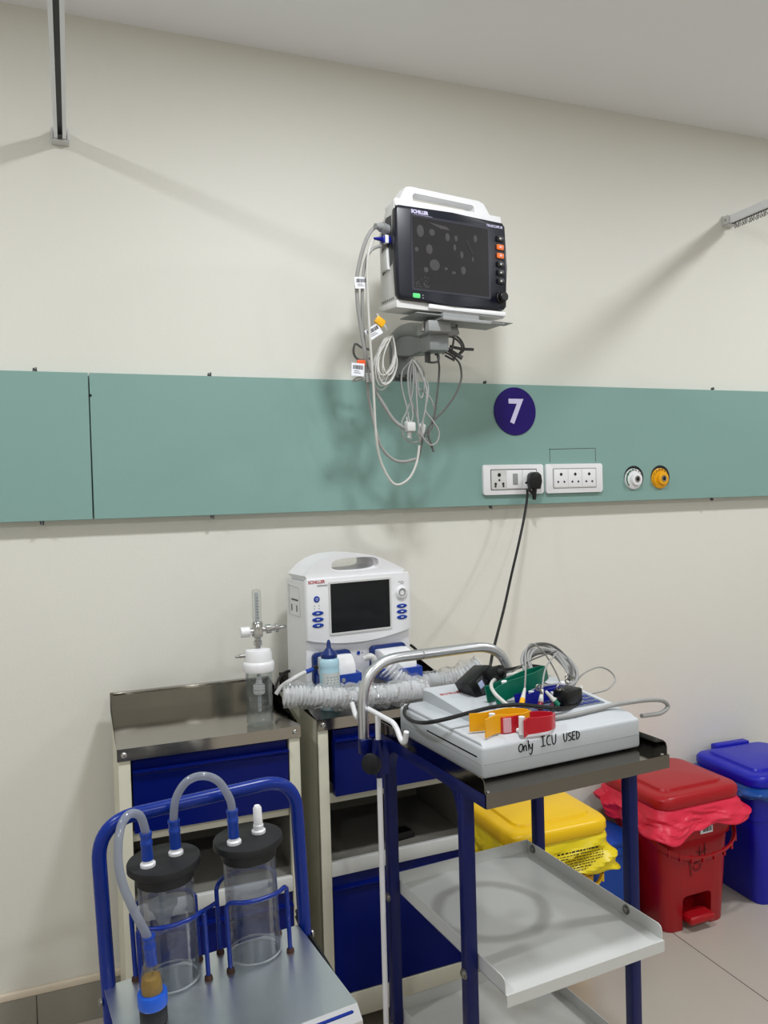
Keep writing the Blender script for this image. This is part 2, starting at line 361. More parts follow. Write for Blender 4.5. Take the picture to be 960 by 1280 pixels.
# ------------------------------------------------------------------ green wall panels
def wall_panel(x0, x1, label, clips):
    t = thing('wall_panel', label, 'wall panel', (x0, 0, 1.355), group=None)
    w = x1-x0
    MB().box(0, w, -.04, 0, 0, .389, .0012, 1).build('board', M_green, t)
    for cx, top in clips:
        m = MB(); z = .389 if top else 0; s = 1 if top else -1
        m.tube([(cx-x0-.004, -.030, z-.002*s), (cx-x0-.003, -.034, z+.008*s), (cx-x0+.004, -.036, z+.010*s), (cx-x0+.005, -.030, z-.002*s)], .0016, 6)
        m.cyl((cx-x0+.001, -.041, z+.004*s), (cx-x0+.001, -.03, z+.004*s), .003, n=10)
        m.build('clip', M_dgrey, t)
    return t
p = wall_panel(-1.35, .0515, 'shorter green laminate wall panel at left edge, left of the black seam', [(-.078, 1), (-.074, 0)])
p = wall_panel(.0545, 3.3, 'long green laminate wall panel carrying the sockets and number sign', [(.371, 1), (.367, 0), (1.241, 1), (1.251, 0), (2.17, 1), (2.157, 0)])
m = MB(); b0 = Vector((.0545, 0, 1.355))
for a, b in (((1.474, 1.490), (1.474, 1.534)), ((1.474, 1.534), (1.654, 1.537)), ((1.654, 1.537), (1.654, 1.490))):
    m.cyl((a[0]-b0.x, -.0402, a[1]-b0.z), (b[0]-b0.x, -.0402, b[1]-b0.z), .0008, n=6)
m.cyl((1.474-b0.x, -.0405, 1.534-b0.z), (1.474-b0.x, -.0395, 1.534-b0.z), .002, n=8)
m.build('cutout_line', M_dgrey, p)
m = MB(); m.cyl((.056-b0.x, -.0412, .329), (.056-b0.x, -.039, .329), .0035, n=10); m.build('screw', M_blackgap, p)

# ------------------------------------------------------------------ round number sign
s = thing('number_sign', 'round purple sign with white number 7 on green panel', 'sign', (1.345, -.04, 1.657))
MB().lathe([(.0765, 0), (.0775, .002), (.0765, .004)], (0, 0, 0), (0, -1, 0), 64).build('disc', M_sign, s)
text('numeral', '7', .108, M_signtxt, s, (0, -.0046, -.004), bold=.0028)

# ------------------------------------------------------------------ sockets
def socket(x, label, kind):
    t = thing('wall_socket', label, 'wall socket', (x, -.04, 1.437))
    W, Hh = .111, .048
    MB().prism(rrect(-W, W, -Hh, Hh, .006), 'xz', -.011, 0, .003).build('cover_plate', M_white, t)
    MB().prism(rrect(-.083, .083, -.031, .031, .003), 'xz', -.0128, -.009, .0008).build('module_plate', M_white2, t)
    m = MB(); m.frame(rrect(-.0855, .0855, -.0335, .0335, .003), rrect(-.083, .083, -.031, .031, .003), 'xz', -.0114, -.0105)
    m.build('module_gap', M_dgrey if kind else M_grey, t)
    def holes(cx, sz):
        for dx, dz, r in ((0, .014, .0052), (-.0125, -.012, .0036), (.0125, -.012, .0036)):
            h = MB(); h.cyl((cx+dx*sz, -.0146, dz*sz), (cx+dx*sz, -.010, dz*sz), r*sz, n=14); h.build('pin_hole', M_black, t)
    if kind:
        holes(-.055, 1.1)
        for dx, dz in ((0, -.001), (-.0145, -.021), (.0145, -.021)):
            h = MB(); h.cyl((-.055+dx, -.0146, dz), (-.055+dx, -.010, dz), .0032, n=12); h.build('pin_hole', M_black, t)
        MB().box(-.028, .028, -.0145, -.012, -.029, .029, .001).build('switch_surround', M_white, t)
        MB().box(-.006, .012, -.0165, -.012, -.017, .019, .0015).build('rocker_switch', M_grey, t)
        MB().box(.032, .082, -.0138, -.012, -.029, .029, .001).build('outlet_face', M_white, t)
        holes(.055, 1.0)
    else:
        for cx in (-.055, 0, .055):
            MB().box(cx-.0262, cx+.0262, -.0138, -.012, -.029, .029, .001).build('outlet_face', M_white, t)
            holes(cx, .95)
    return t
socket(1.330, 'white wall socket plate with switch and black plug inserted', 1)
socket(1.562, 'white wall socket plate with three empty outlets', 0)

# black plug with its cord hanging down to the trolley
pw = thing('power_lead', 'black plug in left wall socket with cord hanging to trolley', 'power cord', (1.394, -.053, 1.432))
m = MB()
m.prism([(-.015, -.028), (.015, -.028), (.0215, -.004), (.0185, .018), (.008, .027), (-.008, .027), (-.0185, .018), (-.0215, -.004)], 'xz', -.034, -.0005, .006)
m.cyl((0, -.017, -.02), (-.002, -.017, -.062), .0085, .0058, 14)
m.build('plug', M_black, pw)
o = Vector(pw.location)
pts = [Vector(q)-o for q in PATHS['power']]
MB().tube(crom([(0, -.017, -.05)]+pts, 8), .0042, 8).build('cord', M_blackcable, pw)

# ------------------------------------------------------------------ gas outlets
def outlet(x, mcol, ringm, label, word):
    t = thing('gas_outlet', label, 'gas outlet', (x, -.04, 1.432))
    MB().lathe([(.0395, 0), (.0405, .001), (.0385, .0016)], (.002, 0, .003), (0, -1, 0), 48).build('recess', M_black, t)
    MB().lathe([(.036, .0), (.036, .003), (.0355, .006), (.030, .009), (.028, .009)], (-.0015, 0, -.002), (0, -1, 0), 48).build('collar', ringm, t)
    MB().lathe([(.0235, .004), (.0225, .016), (.0205, .019), (.012, .0205), (.011, .018)], (.003, 0, -.003), (0, -1, 0), 40).build('cap', mcol, t)
    m = MB(); m.lathe([(.0105, .016), (.0105, .0215), (.008, .022), (.0062, .019)], (.003, 0, -.003), (0, -1, 0), 24); m.build('chrome_seat', M_chrome, t)
    m = MB(); m.lathe([(.0055, .016), (.0055, .0208), (.0035, .021)], (.003, 0, -.003), (0, -1, 0), 16); m.build('valve_hole', M_black, t)
    for i, ch in enumerate(word):
        a = radians(150-i*120/max(1, len(word)-1))
        text('letter', ch, .012, M_ink, t, (-.0015+.0315*cos(a), -.0094, -.002+.0315*sin(a)), (pi/2, -(a-pi/2), 0))
    m = MB(); m.tube([(-.0015+.0325*cos(radians(a)), -.0088, -.002+.0325*sin(radians(a))) for a in range(88, 232, 8)], .0042, 6, flat=(1, .25)); m.build('colour_band', M_greenring if ringm is M_white else M_yellowpl, t)
outlet(1.808, M_white, M_white, 'white gas outlet with green ring on the panel', 'OXYGEN')
outlet(1.921, M_yellowpl, M_yellowpl, 'yellow gas outlet, rightmost on the green panel', 'VACUUM')

# ------------------------------------------------------------------ curtain tracks
def track(x, label, gliders):
    t = thing('curtain_track', label, 'curtain track', (x, 0, 2.368))
    m = MB(); L = 2.9; w, h, k = .0155, .0135, .0016
    prof = [(-w, -h), (-w, h), (w, h), (w, -h), (.006, -h), (.006, -h+k), (w-k, -h+k), (w-k, h-k), (-w+k, h-k), (-w+k, -h+k), (-.006, -h+k), (-.006, -h)]
    m.prism(prof, 'xz', -L, -.012); m.build('channel', M_alu, t)
    MB().box(-.009, .009, -L, -.02, .002, .004).build('runner_slot', M_dgrey, t)
    m = MB()
    m.box(-.022, .022, -.006, -.0005, -.019, .019, .001)
    m.box(-.022, -.0172, -.032, -.004, -.018, .016, .001); m.box(.0172, .022, -.032, -.004, -.018, .016, .001)
    m.box(-.022, .022, -.032, -.004, -.0185, -.0145, .001)
    m.build('end_bracket', M_white2, t)
    m = MB(); m.cyl((-.0232, -.018, 0), (-.0215, -.018, 0), .004, n=12); m.build('screw', M_screw, t)
    for i in range(gliders):
        y = -.045-i*.0105; d = .002*math.sin(i*2.3)
        g = MB(); g.tube(crom([(0, y, -.012), (d, y, -.020), (.004+d, y+.002, -.026), (.001+d, y+.003, -.034), (-.005+d, y+.001, -.031), (-.004+d, y-.001, -.024)], 4), .0012, 6)
        g.build('curtain_hook', M_cabled, t)
    return t
track(.004, 'aluminium curtain track without hooks, above the left wall panel', 0)
track(2.283, 'aluminium curtain track with a row of hanging hooks at right', 26)

# ------------------------------------------------------------------ lamps of the room
def downlight(x, y, power, r=.09):
    l = bpy.data.lights.new('downlight', 'AREA'); l.shape = 'DISK'; l.size = r*2; l.energy = power; l.color = (.94, .97, 1.)
    o = bpy.data.objects.new('downlight', l); o.location = (x, y, H-.012); COL.objects.link(o)
# ------------------------------------------------------------------ patient monitor
mo = thing('patient_monitor', 'patient monitor with dark screen and orange keys on the wall bracket', 'patient monitor', (.81, -.345, 1.912), 8.5)
m = MB(); m.prism([(.0, -.002), (.082, -.002), (.082, .19), (.045, .245), (.0, .266)][::-1], 'yz', .004, .358, .004)
m.build('casing', M_white2, mo)
m = MB(); m.prism([(-.004, -.020), (.088, -.014), (.088, -.001), (-.004, -.001)][::-1], 'yz', .003, .360, .002); m.build('base_tray', M_white2, mo)
MB().box(.10, .361, -.012, -.001, -.016, -.003, .003).build('front_strip', M_white, mo)
m = MB(); m.prism([(.002, .012), (.010, .002), (.18, -.004), (.352, .002), (.360, .010), (.364, .123), (.361, .236), (.352, .246), (.18, .249), (.010, .246), (.001, .236), (-.002, .123)], 'xz', -.016, .006, .005)
m.build('bezel', M_navy, mo)
m = MB(); m.frame(rrect(.044, .304, .026, .226, .004), rrect(.050, .298, .032, .220, .003), 'xz', -.0168, -.012); m.build('screen_frame', mat('screen_edge', (52, 53, 62), .3), mo)
MB().prism(rrect(.050, .298, .032, .220, .003), 'xz', -.0164, -.012).build('screen', M_screen, mo)
m = MB()
for cx, cz, a, b in ((.075, .185, .011, .016), (.112, .186, .009, .009), (.162, .180, .007, .011), (.19, .180, .005, .008), (.255, .188, .006, .010), (.185, .155, .004, .009), (.208, .138, .005, .010), (.102, .140, .010, .013), (.062, .135, .006, .006), (.118, .100, .016, .015), (.155, .094, .005, .004), (.212, .096, .008, .011), (.18, .086, .007, .004), (.09, .084, .007, .007), (.245, .13, .003, .007)):
    n = MB(); n.lathe([(1, 0), (.9, .0002)], (0, 0, 0), (0, -1, 0), 20)
    bmesh.ops.transform(n.bm, matrix=Matrix.Translation((cx, -.0164, cz)) @ Matrix.Diagonal((a, 1, b, 1)), verts=n.bm.verts)
    n.build('film_bubble', M_smudge, mo)
n = MB(); n.cyl((.225, -.0166, .178), (.243, -.0166, .145), .0016, n=6); n.build('film_scratch', M_smudge, mo)
n = MB(); n.prism([(.10, .212), (.16, .207), (.17, .199), (.14, .200)], 'xz', -.0166, -.0163); n.build('film_streak', M_smudge, mo)
for i in range(26):
    q = (.054+.05*random.random(), .036+.028*random.random()**1.5); r = .0012+.0012*random.random()
    m.cyl((q[0], -.01665, q[1]), (q[0], -.0163, q[1]), r, n=6)
m.build('film_specks', M_smudge, mo)
for i in range(6):
    z = .199-i*.0238; c = M_orange if i in (1, 2) else M_black
    k = MB().prism(rrect(.3285, .3515, z-.0072, z+.0072, .002), 'xz', -.0195, -.015, .0008).build('key', c, mo)
    if i in (1, 2): lab(k, 'orange key')
    g = MB()
    g.box(.337, .343, -.0199, -.0194, z-.002, z+.002); g.build('key_mark', M_cablel if i not in (1, 2) else M_signtxt, k)
m = MB(); m.lathe([(.0165, .015), (.0165, .020), (.0135, .0215), (.013, .034), (.011, .036)], (.339, 0, .034), (0, -1, 0), 32); m.build('rotary_knob', M_black, mo)
MB().prism(rrect(.046, .068, .006, .018, .003), 'xz', -.0185, -.012, .0006).build('power_lamp', M_led, mo)
m = MB()
for zz in (.008, .015): m.cyl((.078, -.0168, zz), (.078, -.0150, zz), .0018, n=8)
m.build('status_dot', M_grey, mo)
text('maker_lettering', 'SCHILLER', .0125, M_signtxt, mo, (.074, -.0166, .2335), bold=.0005)
m = MB(); m.cyl((.055, -.0163, .2262), (.114, -.0163, .2262), .0006, n=5); m.build('maker_underline', M_signtxt, mo)
text('model_lettering', 'TRUSCOPE III', .0095, M_signtxt, mo, (.322, -.0166, .2310), bold=.0002)
# carrying handle
ho = [(.020, .252), (.034, .285), (.046, .303), (.060, .306), (.285, .303), (.302, .297), (.318, .275), (.338, .252)]
hi = [(.066, .268), (.066, .272), (.066, .284), (.072, .291), (.262, .288), (.268, .284), (.270, .276), (.270, .268)]
m = MB(); m.frame(ho, hi, 'xz', .004, .040); m.build('carry_handle', M_white, mo)
m = MB(); m.prism([(-.006, .246), (.05, .246), (.05, .256), (-.004, .266)], 'yz', .006, .356, .003); m.build('top_cover', M_white, mo)
# connector bay on the left side
m = MB(); m.prism([(.014, .098), (.066, .078), (.066, .190), (.040, .225), (.014, .225)], 'yz', .0025, .0055); m.build('connector_bay', M_dgrey, mo)
m = MB(); m.cyl((.004, .03, .19), (-.022, .022, .193), .0135, n=18); m.cyl((-.022, .022, .193), (-.045, .014, .190), .0115, .007, 16); m.build('grey_connector', M_grey, mo)
m = MB(); m.box(-.022, .004, .014, .032, .152, .170, .003); m.cyl((-.022, .023, .161), (-.048, .016, .158), .006, .003, 10); m.build('blue_connector', M_clampb, mo)
MB().box(-.016, -.006, .0125, .0335, .1505, .1715, .001).build('connector_band', M_white, mo)
m = MB(); m.prism([(.025, .085), (.06, .085), (.06, .13), (.03, .145)], 'yz', -.005, .004, .002); m.build('module_latch', M_white2, mo)
m = MB()
for i in range(9): m.box(.0032, .0046, .012+i*.0075, .0145+i*.0075, .003, .010)
m.build('vent_slots', M_dgrey, mo)

# ------------------------------------------------------------------ wall bracket carrying it
br = thing('wall_bracket', 'grey swivel wall bracket holding the patient monitor', 'wall bracket', (.965, 0, 1.79))
m = MB(); m.box(-.036, .036, -.016, 0, -.045, .10, .002); m.box(-.028, .028, -.045, -.014, -.035, .03, .003); m.build('wall_plate', M_mgrey, br)
m = MB()
for dx in (-.02, .0, .02): m.cyl((dx, -.047, -.03), (dx, -.012, -.03), .005, n=10)
m.build('plate_screw', M_dgrey, br)
m = MB(); m.prism([(-.03, .03), (-.03, .085), (-.12, .075), (-.285, .046), (-.285, .006), (-.16, .012)], 'yz', -.033, .016, .004); m.build('arm', M_mgrey, br)
m = MB(); m.tube(crom([(-.012, -.02, .085), (-.015, -.09, .095), (-.014, -.17, .083), (-.012, -.24, .062)], 6), .032, 14, flat=(1., .7)); m.build('arm_cover', M_mgrey, br)
m = MB(); m.box(-.038, .020, -.305, -.245, .002, .050, .003); m.build('end_block', M_mgrey, br)
m = MB(); m.cyl((-.005, -.275, .045), (-.005, -.275, .07), .014, n=18); m.cyl((-.04, -.30, .058), (.05, -.288, .058), .014, n=18); m.build('swivel_head', M_grey, br)
m = MB(); m.M = Matrix.Rotation(radians(8.5), 4, 'Z')
m.box(-.140, .06, -.325, -.235, .0915, .0945, .001); m.box(-.075, .135, -.350, -.262, .078, .081, .001); m.box(-.075, .085, -.353, -.348, .074, .083, .001); m.box(.085, .165, -.348, -.31, .0835, .0855); m.box(-.06, .06, -.33, -.25, .081, .0995)
m.build('mounting_plate', M_grey, br)
MB().box(-.052, .016, -.33, -.25, .048, .078, .003).build('tilt_clamp', M_grey, br)
for dx, dy in ((-.055, -.30), (.055, -.285), (.010, -.31)):
    m = MB(); m.cyl((dx, dy, .055), (dx, dy, .08), .0032, n=10); m.cyl((dx, dy, .052), (dx, dy, .060), .0065, n=12); m.build('thumb_screw', M_screw, br)
m = MB(); m.box(-.036, -.020, -.268, -.262, -.026, .02, .001); m.build('hook_post', M_dgrey, br)
o = Vector(br.location)
m = MB(); pth = [Vector(q)-o for q in PATHS['hook']]; d = Vector((-.028, -.265, -.024))-pth[1]
m.tube(crom([q+d for q in pth[1:]], 6), .0032, 8); m.build('cable_hook', M_dgrey, br)

# ------------------------------------------------------------------ cables at the monitor
def cable(name, label, cat, paths, r, m, group=None, closed=False, part='strand'):
    P = [crom(p, 7) for p in paths]
    o = P[0][0].copy()
    if len(P) == 1:
        b = MB(); b.tube(P[0], r, 8); ob = b.build(name, m, None, o)
        return tag(ob, label, cat, group)
    t = thing(name, label, cat, o)
    for p in P:
        b = MB(); b.tube([q-o for q in p], r, 8); b.build(part, m, t)
    return t
def paper_tag(parent, P, rot, w, h, strip=True, lines=True):
    o = Vector(parent.location); R = Euler(rot).to_matrix().to_4x4()
    m = MB(); m.M = Matrix.Translation(Vector(P)-o) @ R
    m.box(-w/2, w/2, -.0008, .0008, -h/2, h/2); tg = m.build('paper_tag', M_paper, parent); lab(tg, 'white barcode tag')
    m = MB(); m.M = Matrix.Translation(Vector(P)-o) @ R; x = -w*.38
    while x < w*.38:
        d = random.choice((.0008, .0014, .002)); m.box(x, x+d, -.0013, -.0007, h*.02, h*.34); x += d+random.choice((.0008, .0013))
    for k in range(2): m.box(-w*.3, w*(.1+.1*k), -.0012, -.0007, -h*(.14+.14*k), -h*(.10+.14*k))
    m.build('barcode', M_ink, tg)
    return tg
ca = cable('monitor_cable', 'grey cable with barcode tag looping down left of the monitor', 'cable', [PATHS['grey_a']], .0052, M_cable)
paper_tag(ca, (.727, -.318, 1.957), (0, radians(-4), 0), .036, .030)
m = MB(); m.M = Matrix.Translation(Vector(PATHS['misc'][5])-ca.location)
m.box(-.013, .013, -.016, .016, -.013, .013, .004); m.cyl((0, 0, -.012), (-.004, 0, -.03), .006, .004, 10); m.build('grey_plug', M_white2, ca)
cb = cable('monitor_cable', 'second grey cable, hanging lower with an orange taped tag', 'cable', [PATHS['grey_b']], .0045, M_cable)
q = Vector(PATHS['misc'][3]); paper_tag(cb, q+Vector((-.002, 0, 0)), (0, radians(3), 0), .036, .034)
m = MB(); m.M = Matrix.Translation(q+Vector((.010, .006, .019))-cb.location); m.box(-.012, .012, -.003, .003, -.008, .008, .002); m.build('orange_tape', M_orangetape, cb)
q = Vector(PATHS['misc'][12])-cb.location
m = MB(); m.tube(crom([q+Vector((.0, .0, -.01)), q+Vector((-.03, 0, -.004)), q+Vector((-.05, -.005, -.016)), q+Vector((-.02, -.01, -.010))], 5), .0022, 6); m.box(q.x-.012, q.x+.012, q.y-.006, q.y+.006, q.z-.018, q.z+.008, .002); m.build('sensor_clip', M_cable, cb)
cable('sensor_lead', 'thin white lead from blue connector, longest loop below the monitor', 'cable', [PATHS['white_c']], .0034, M_cablel)
# coil of thin white lead
c0 = Vector(PATHS['misc'][9]); co = thing('coiled_lead', 'coil of thin white lead with tag and yellow tape left of bracket', 'cable', c0)
top = Vector(PATHS['misc'][10])-c0+Vector((.012, 0, -.012))
for i in range(11):
    u = i/10; w1 = .006+.012*random.random(); w2 = .030+.022*u; dep = .105+.030*u+.012*random.random(); sh = -.012-.012*random.random()
    pts = []
    for k in range(26):
        t = 2*pi*k/26; d_ = (1-cos(t))/2
        wd = (w1+(w2-w1)*sin(min(pi, d_*pi*.62+.25)))
        pts.append(top+Vector((sh*d_*1.4+wd*sin(t)*.62-.006*u, .010*sin(t+i)+.010*(random.random()-.5)*0+(i-5)*.0016, -dep*d_+.010*(u-.5)*0+.004*sin(2*t+i))))
    m = MB(); m.tube(pts, .0018, 6, closed=True); m.build('loop', M_cablel, co)
q = Vector(PATHS['misc'][10])-c0
m = MB(); m.tube(crom([q+Vector((-.03, 0, .045)), q+Vector((-.012, -.002, .02)), q+Vector((.004, 0, -.004)), q+Vector((.018, .004, -.02))], 6), .004, 8); m.build('coil_tie', M_cablel, co)
q = Vector(PATHS['misc'][2]); m = MB(); m.M = Matrix.Translation(q-c0) @ Matrix.Rotation(radians(35), 4, 'Y'); m.box(-.014, .014, -.005, .005, -.011, .011, .003); m.build('yellow_tape', M_tape, co)
paper_tag(co, PATHS['misc'][1], (0, radians(-32), 0), .044, .030)
# electrode lead set hung over the bracket
hl = cable('electrode_leads', 'bunch of grey electrode leads hanging from the bracket hook', 'cable', [PATHS[k] for k in ('s1', 's2', 's3', 's4', 's5', 's8', 's9')], .0024, M_cable)
for k, i in enumerate((5, 6)):
    m = MB(); m.M = Matrix.Translation(Vector(PATHS['misc'][i])-hl.location+Vector((.002, .012, 0))) @ Matrix.Rotation(radians((-8, 14)[k]), 4, 'Y')
    m.box(-.010, .010, -.007, .007, -.018, .018, .004); m.cyl((0, 0, .016), (0, 0, .03), .004, .003, 8); m.cyl((0, 0, -.016), (.002, 0, -.034), .0045, .003, 8)
    m.build('lead_connector', M_white2, hl)
pr = cable('probe_cables', 'dark grey probe cables coiled right of the bracket, ends sticking out', 'cable', [PATHS[k] for k in ('s6', 's7', 'r1', 'r2', 'r3')], .0031, M_cabled)
o = Vector(pr.location)
for k, r in (('probe1', .0042), ('probe2', .006), ('probe3', .0075), ('probe4', .0075)):
    m = MB(); m.tube([Vector(q)-o for q in PATHS[k]], r, 10); m.build('probe_plug', M_dgrey if k != 'probe4' else M_grey, pr)
m = MB(); m.tube([Vector(q)-o for q in PATHS['clip']], .003, 8); m.build('probe_clip', M_dgrey, pr)
m = MB(); m.tube([q-c0 for q in crom(PATHS['darkloop'], 7)], .0034, 8); lab(m.build('dark_loop', M_cabled, co), 'dark grey loop')
# ------------------------------------------------------------------ bedside lockers
M_innershade = mat('grey_locker_shade', (128, 126, 118), .4, var=.05, scale=6)  # darker grey that paints the shade inside the lockers
def locker(loc, rz, W, D, label, dx):
    """front at y=0, back at y=D; open drawer sits forward by dx"""
    t = thing('bedside_locker', label, 'bedside locker', loc, rz)
    u = .027
    m = MB()
    m.box(0, .018, .002, D, .06, .836); m.box(W-.018, W, .002, D, .06, .836)
    m.box(0, u, 0, .02, .06, .836, .002); m.box(W-u, W, 0, .02, .06, .836, .002)
    m.box(.018, W-.018, D-.012, D, .06, .836)
    m.build('carcass', M_lockcream, t)
    m = MB(); m.box(u, W-u, 0, .018, .06, .124, .002); m.box(u, W-u, .004, D-.012, .11, .118); m.build('plinth_rail', M_lockcream, t)
    m = MB(); m.box(u, W-u, 0, .016, .434, .470, .002); m.box(.018, W-.018, .012, D-.012, .459, .466); m.build('inner_shelf', M_shelf, t)
    m = MB(); m.box(u, W-u, .02, .034, .615, .640, .002); m.build('drawer_rail', M_lockcream, t)
    m = MB(); m.box(.018, .0195, .022, D-.012, .466, .80); m.box(W-.0195, W-.018, .022, D-.012, .466, .80); m.box(.0195, W-.0195, D-.0135, D-.012, .466, .80); m.box(.0195, W-.0195, .022, D-.0135, .466, .4672); m.build('inner_shade', M_innershade, t)  # thin grey panels added to darken the open compartment, in place of shade
    # steel top: folded sheet with front lip and upstand
    m = MB(); m.prism([(-.004, .812), (-.004, .840), (D+.002, .840), (D+.002, .892), (D-.002, .892), (D-.002, .837), (-.001, .837), (-.001, .812)][::-1], 'yz', -.002, W+.002); m.box(.006, W-.002, D-.012, D-.002, .8855, .892, .001)
    m.build('steel_top', M_steel, t)
    for sx in (.013, W-.013):
        m = MB(); m.lathe([(.0065, 0), (.0062, .002), (.003, .0038)], (sx, -.004, .826), (0, -1, 0), 16); m.box(sx-.0035, sx+.0035, -.0083, -.0070, .8255, .8265); m.build('screw', M_chrome, t)
    # drawer
    y0 = dx
    dr = MB(); x0, x1 = u+.004, W-u-.003
    if dx < 0: x0 += .010
    dr.prism([(y0, .640), (y0, .772), (y0-.007, .780), (y0-.007, .785), (y0+.004, .785), (y0+.012, .779), (y0+.012, .806), (y0+.022, .806), (y0+.022, .640)][::-1], 'yz', x0, x1)
    dr.box(x0+.01, x1-.01, y0+.02, D-.03, .655, .66); dr.box(x0+.01, x0+.014, y0+.02, D-.03, .655, .76); dr.box(x1-.014, x1-.01, y0+.02, D-.03, .655, .76)
    d = dr.build('drawer', M_lockblue, t)
    m = MB(); m.prism([(y0-.0072, .7795), (y0-.0095, .781), (y0-.0095, .785), (y0-.0068, .7855)], 'yz', x0, x1); m.build('drawer_pull', M_lockblue, d)
    # door below
    m = MB(); x0, x1 = u+.002, W-u-.002
    m.prism([(.002, .127), (.002, .392), (-.004, .397), (-.004, .402), (.008, .404), (.010, .431), (.020, .431), (.020, .127)][::-1], 'yz', x0, x1); m.build('door', M_lockblue, t)
    for a in (.03, W-.03):
        for b in (.04, D-.04):
            m = MB(); m.cyl((a, b, .06), (a, b, .042), .012, n=12); m.cyl((a-.01, b, .022), (a+.01, b, .022), .022, n=20); m.build('castor', M_rubber, t)
    return t
locker((.078, -.402, 0), -.3, .424, .345, 'bedside locker behind the suction unit, humidifier bottle on its steel top', .002)
locker((.556, -.378, 0), 1.5, .438, .345, 'bedside locker under the defibrillator, behind the trolley', -.006)
t = thing('small_box', 'small black box lying on the open shelf of the right locker', 'box', (.806, -.30, .466), 8)
m = MB(); m.prism([(-.03, 0), (.03, 0), (.03, .014), (.022, .022), (-.022, .022), (-.03, .014)], 'xz', -.02, .02, .002); m.build('box_body', M_black, t)
MB().box(-.02, .02, -.0206, -.019, .005, .012, .001).build('box_front', M_rubber, t)

# ------------------------------------------------------------------ defibrillator
de = thing('defibrillator', 'white defibrillator with black screen and two blue paddles on locker', 'defibrillator', (.572, -.229, .8405), 7)
sil = [(.002, .012), (0, .335), (.003, .350), (.014, .362), (.036, .376), (.061, .390), (.092, .397), (.141, .3995), (.19, .395), (.224, .3865), (.248, .376), (.268, .366), (.292, .356), (.308, .347), (.317, .335), (.320, .17), (.318, .012)]
DD = .135
m = MB(); m.prism([(.004, 0), (.0, .03), (0, .330), (.318, .330), (.320, .17), (.320, .03), (.316, 0)][::-1], 'xz', .0, DD, .008); m.build('casing', M_white, de)
hc = Vector((.152, .370)); N = 40
poly = [Vector(q) for q in ([(0, .326)]+sil[1:15]+[(.318, .326)])]
def hitp(ang):
    d = Vector((cos(ang), sin(ang))); best = None
    for i in range(len(poly)):
        a, b = poly[i], poly[(i+1) % len(poly)]; e = b-a; den = d.x*e.y-d.y*e.x
        if abs(den) < 1e-9: continue
        w = a-hc; tt = (w.x*e.y-w.y*e.x)/den; uu = (w.x*d.y-w.y*d.x)/den
        if tt > 0 and -1e-6 <= uu <= 1+1e-6: best = tt if best is None else min(best, tt)
    return hc+d*best
outr, inr = [], []
for k in range(N):
    a = 2*pi*k/N; p_ = hitp(a); outr.append((p_.x, p_.y))
    ca_, sa_ = cos(a), sin(a); e = 2/3.2
    inr.append((.152+.066*math.copysign(abs(ca_)**e, ca_), .3700+.0165*math.copysign(abs(sa_)**e, sa_)))
m = MB(); m.frame(outr, inr, 'xz', .010, .118); m.build('carry_handle', M_white, de, ang=50)
inr2 = [(.154+(x-.152)*1.10, .3690+(z-.3700)*1.16) for x, z in inr]
m = MB(); m.frame(outr, inr2, 'xz', -.004, .013); m.build('handle_bezel', M_white, de, ang=50)
# upper fascia, its lower edge a shallow bow
bow = [(.0+.32*k/14, .178-.0225*sin(pi*min(1, (k/14)*.92+.06))) for k in range(15)]
m = MB(); m.prism(bow+[(.319, .328), (.315, .338), (.003, .338), (-.001, .328)], 'xz', -.016, .004, .004); m.build('fascia', M_white, de)
m = MB(); m.frame(rrect(.064, .256, .183, .327, .003), rrect(.069, .251, .188, .322, .002), 'xz', -.019, -.015); m.build('screen_frame', M_white2, de)
MB().prism(rrect(.069, .251, .188, .322, .002), 'xz', -.0175, -.014).build('screen', M_screen2, de)
m = MB(); m.lathe([(.0085, 0), (.0085, .0016), (.007, .002)], (.029, -.016, .284), (0, -1, 0), 24); k = m.build('power_key', M_blue, de)
m = MB(); m.frame([(.029+.0035*cos(2*pi*i/16), .284+.0035*sin(2*pi*i/16)) for i in range(16)], [(.029+.0026*cos(2*pi*i/16), .284+.0026*sin(2*pi*i/16)) for i in range(16)], 'xz', -.0184, -.0178); m.build('power_mark', M_white, k)
for i, (cx, cz) in enumerate(((.031, .246), (.031, .229), (.031, .213), (.290, .243), (.290, .227), (.290, .211))):
    m = MB(); m.lathe([(1, 0), (1, .0016), (.85, .0022)], (0, 0, 0), (0, -1, 0), 28)
    bmesh.ops.transform(m.bm, matrix=Matrix.Translation((cx, -.016, cz)) @ Matrix.Diagonal((.0165, 1, .0060, 1)), verts=m.bm.verts)
    k = m.build('soft_key', M_blue, de); m = MB(); m.box(cx-.004, cx+.004, -.0186, -.018, cz-.0012, cz+.0012); m.build('key_mark', M_white, k)
m = MB()
for cx in (.022, .036):
    m.cyl((cx, -.0164, .266), (cx, -.0158, .266), .0014, n=8); m.box(cx-.0015, cx+.0015, -.0164, -.0158, .258, .2595)
m.build('indicator_marks', M_grey_ink, de)
m = MB(); m.lathe([(.019, 0), (.019, .003), (.0175, .006), (.013, .008), (.0115, .006)], (.290, -.015, .281), (0, -1, 0), 36); m.build('socket_ring', M_white, de)
m = MB(); m.lathe([(.0115, .004), (.0105, .0075), (.007, .0065), (.006, .003)], (.290, -.015, .281), (0, -1, 0), 24); m.build('lead_socket', M_grey, de)
m = MB(); m.frame([(.293+.005*cos(2*pi*i/12), .309+.004*sin(2*pi*i/12)) for i in range(12)], [(.293+.004*cos(2*pi*i/12), .309+.003*sin(2*pi*i/12)) for i in range(12)], 'xz', -.0165, -.0158); m.box(.282, .287, -.0165, -.0158, .311, .3125); m.build('socket_symbol', M_grey_ink, de)
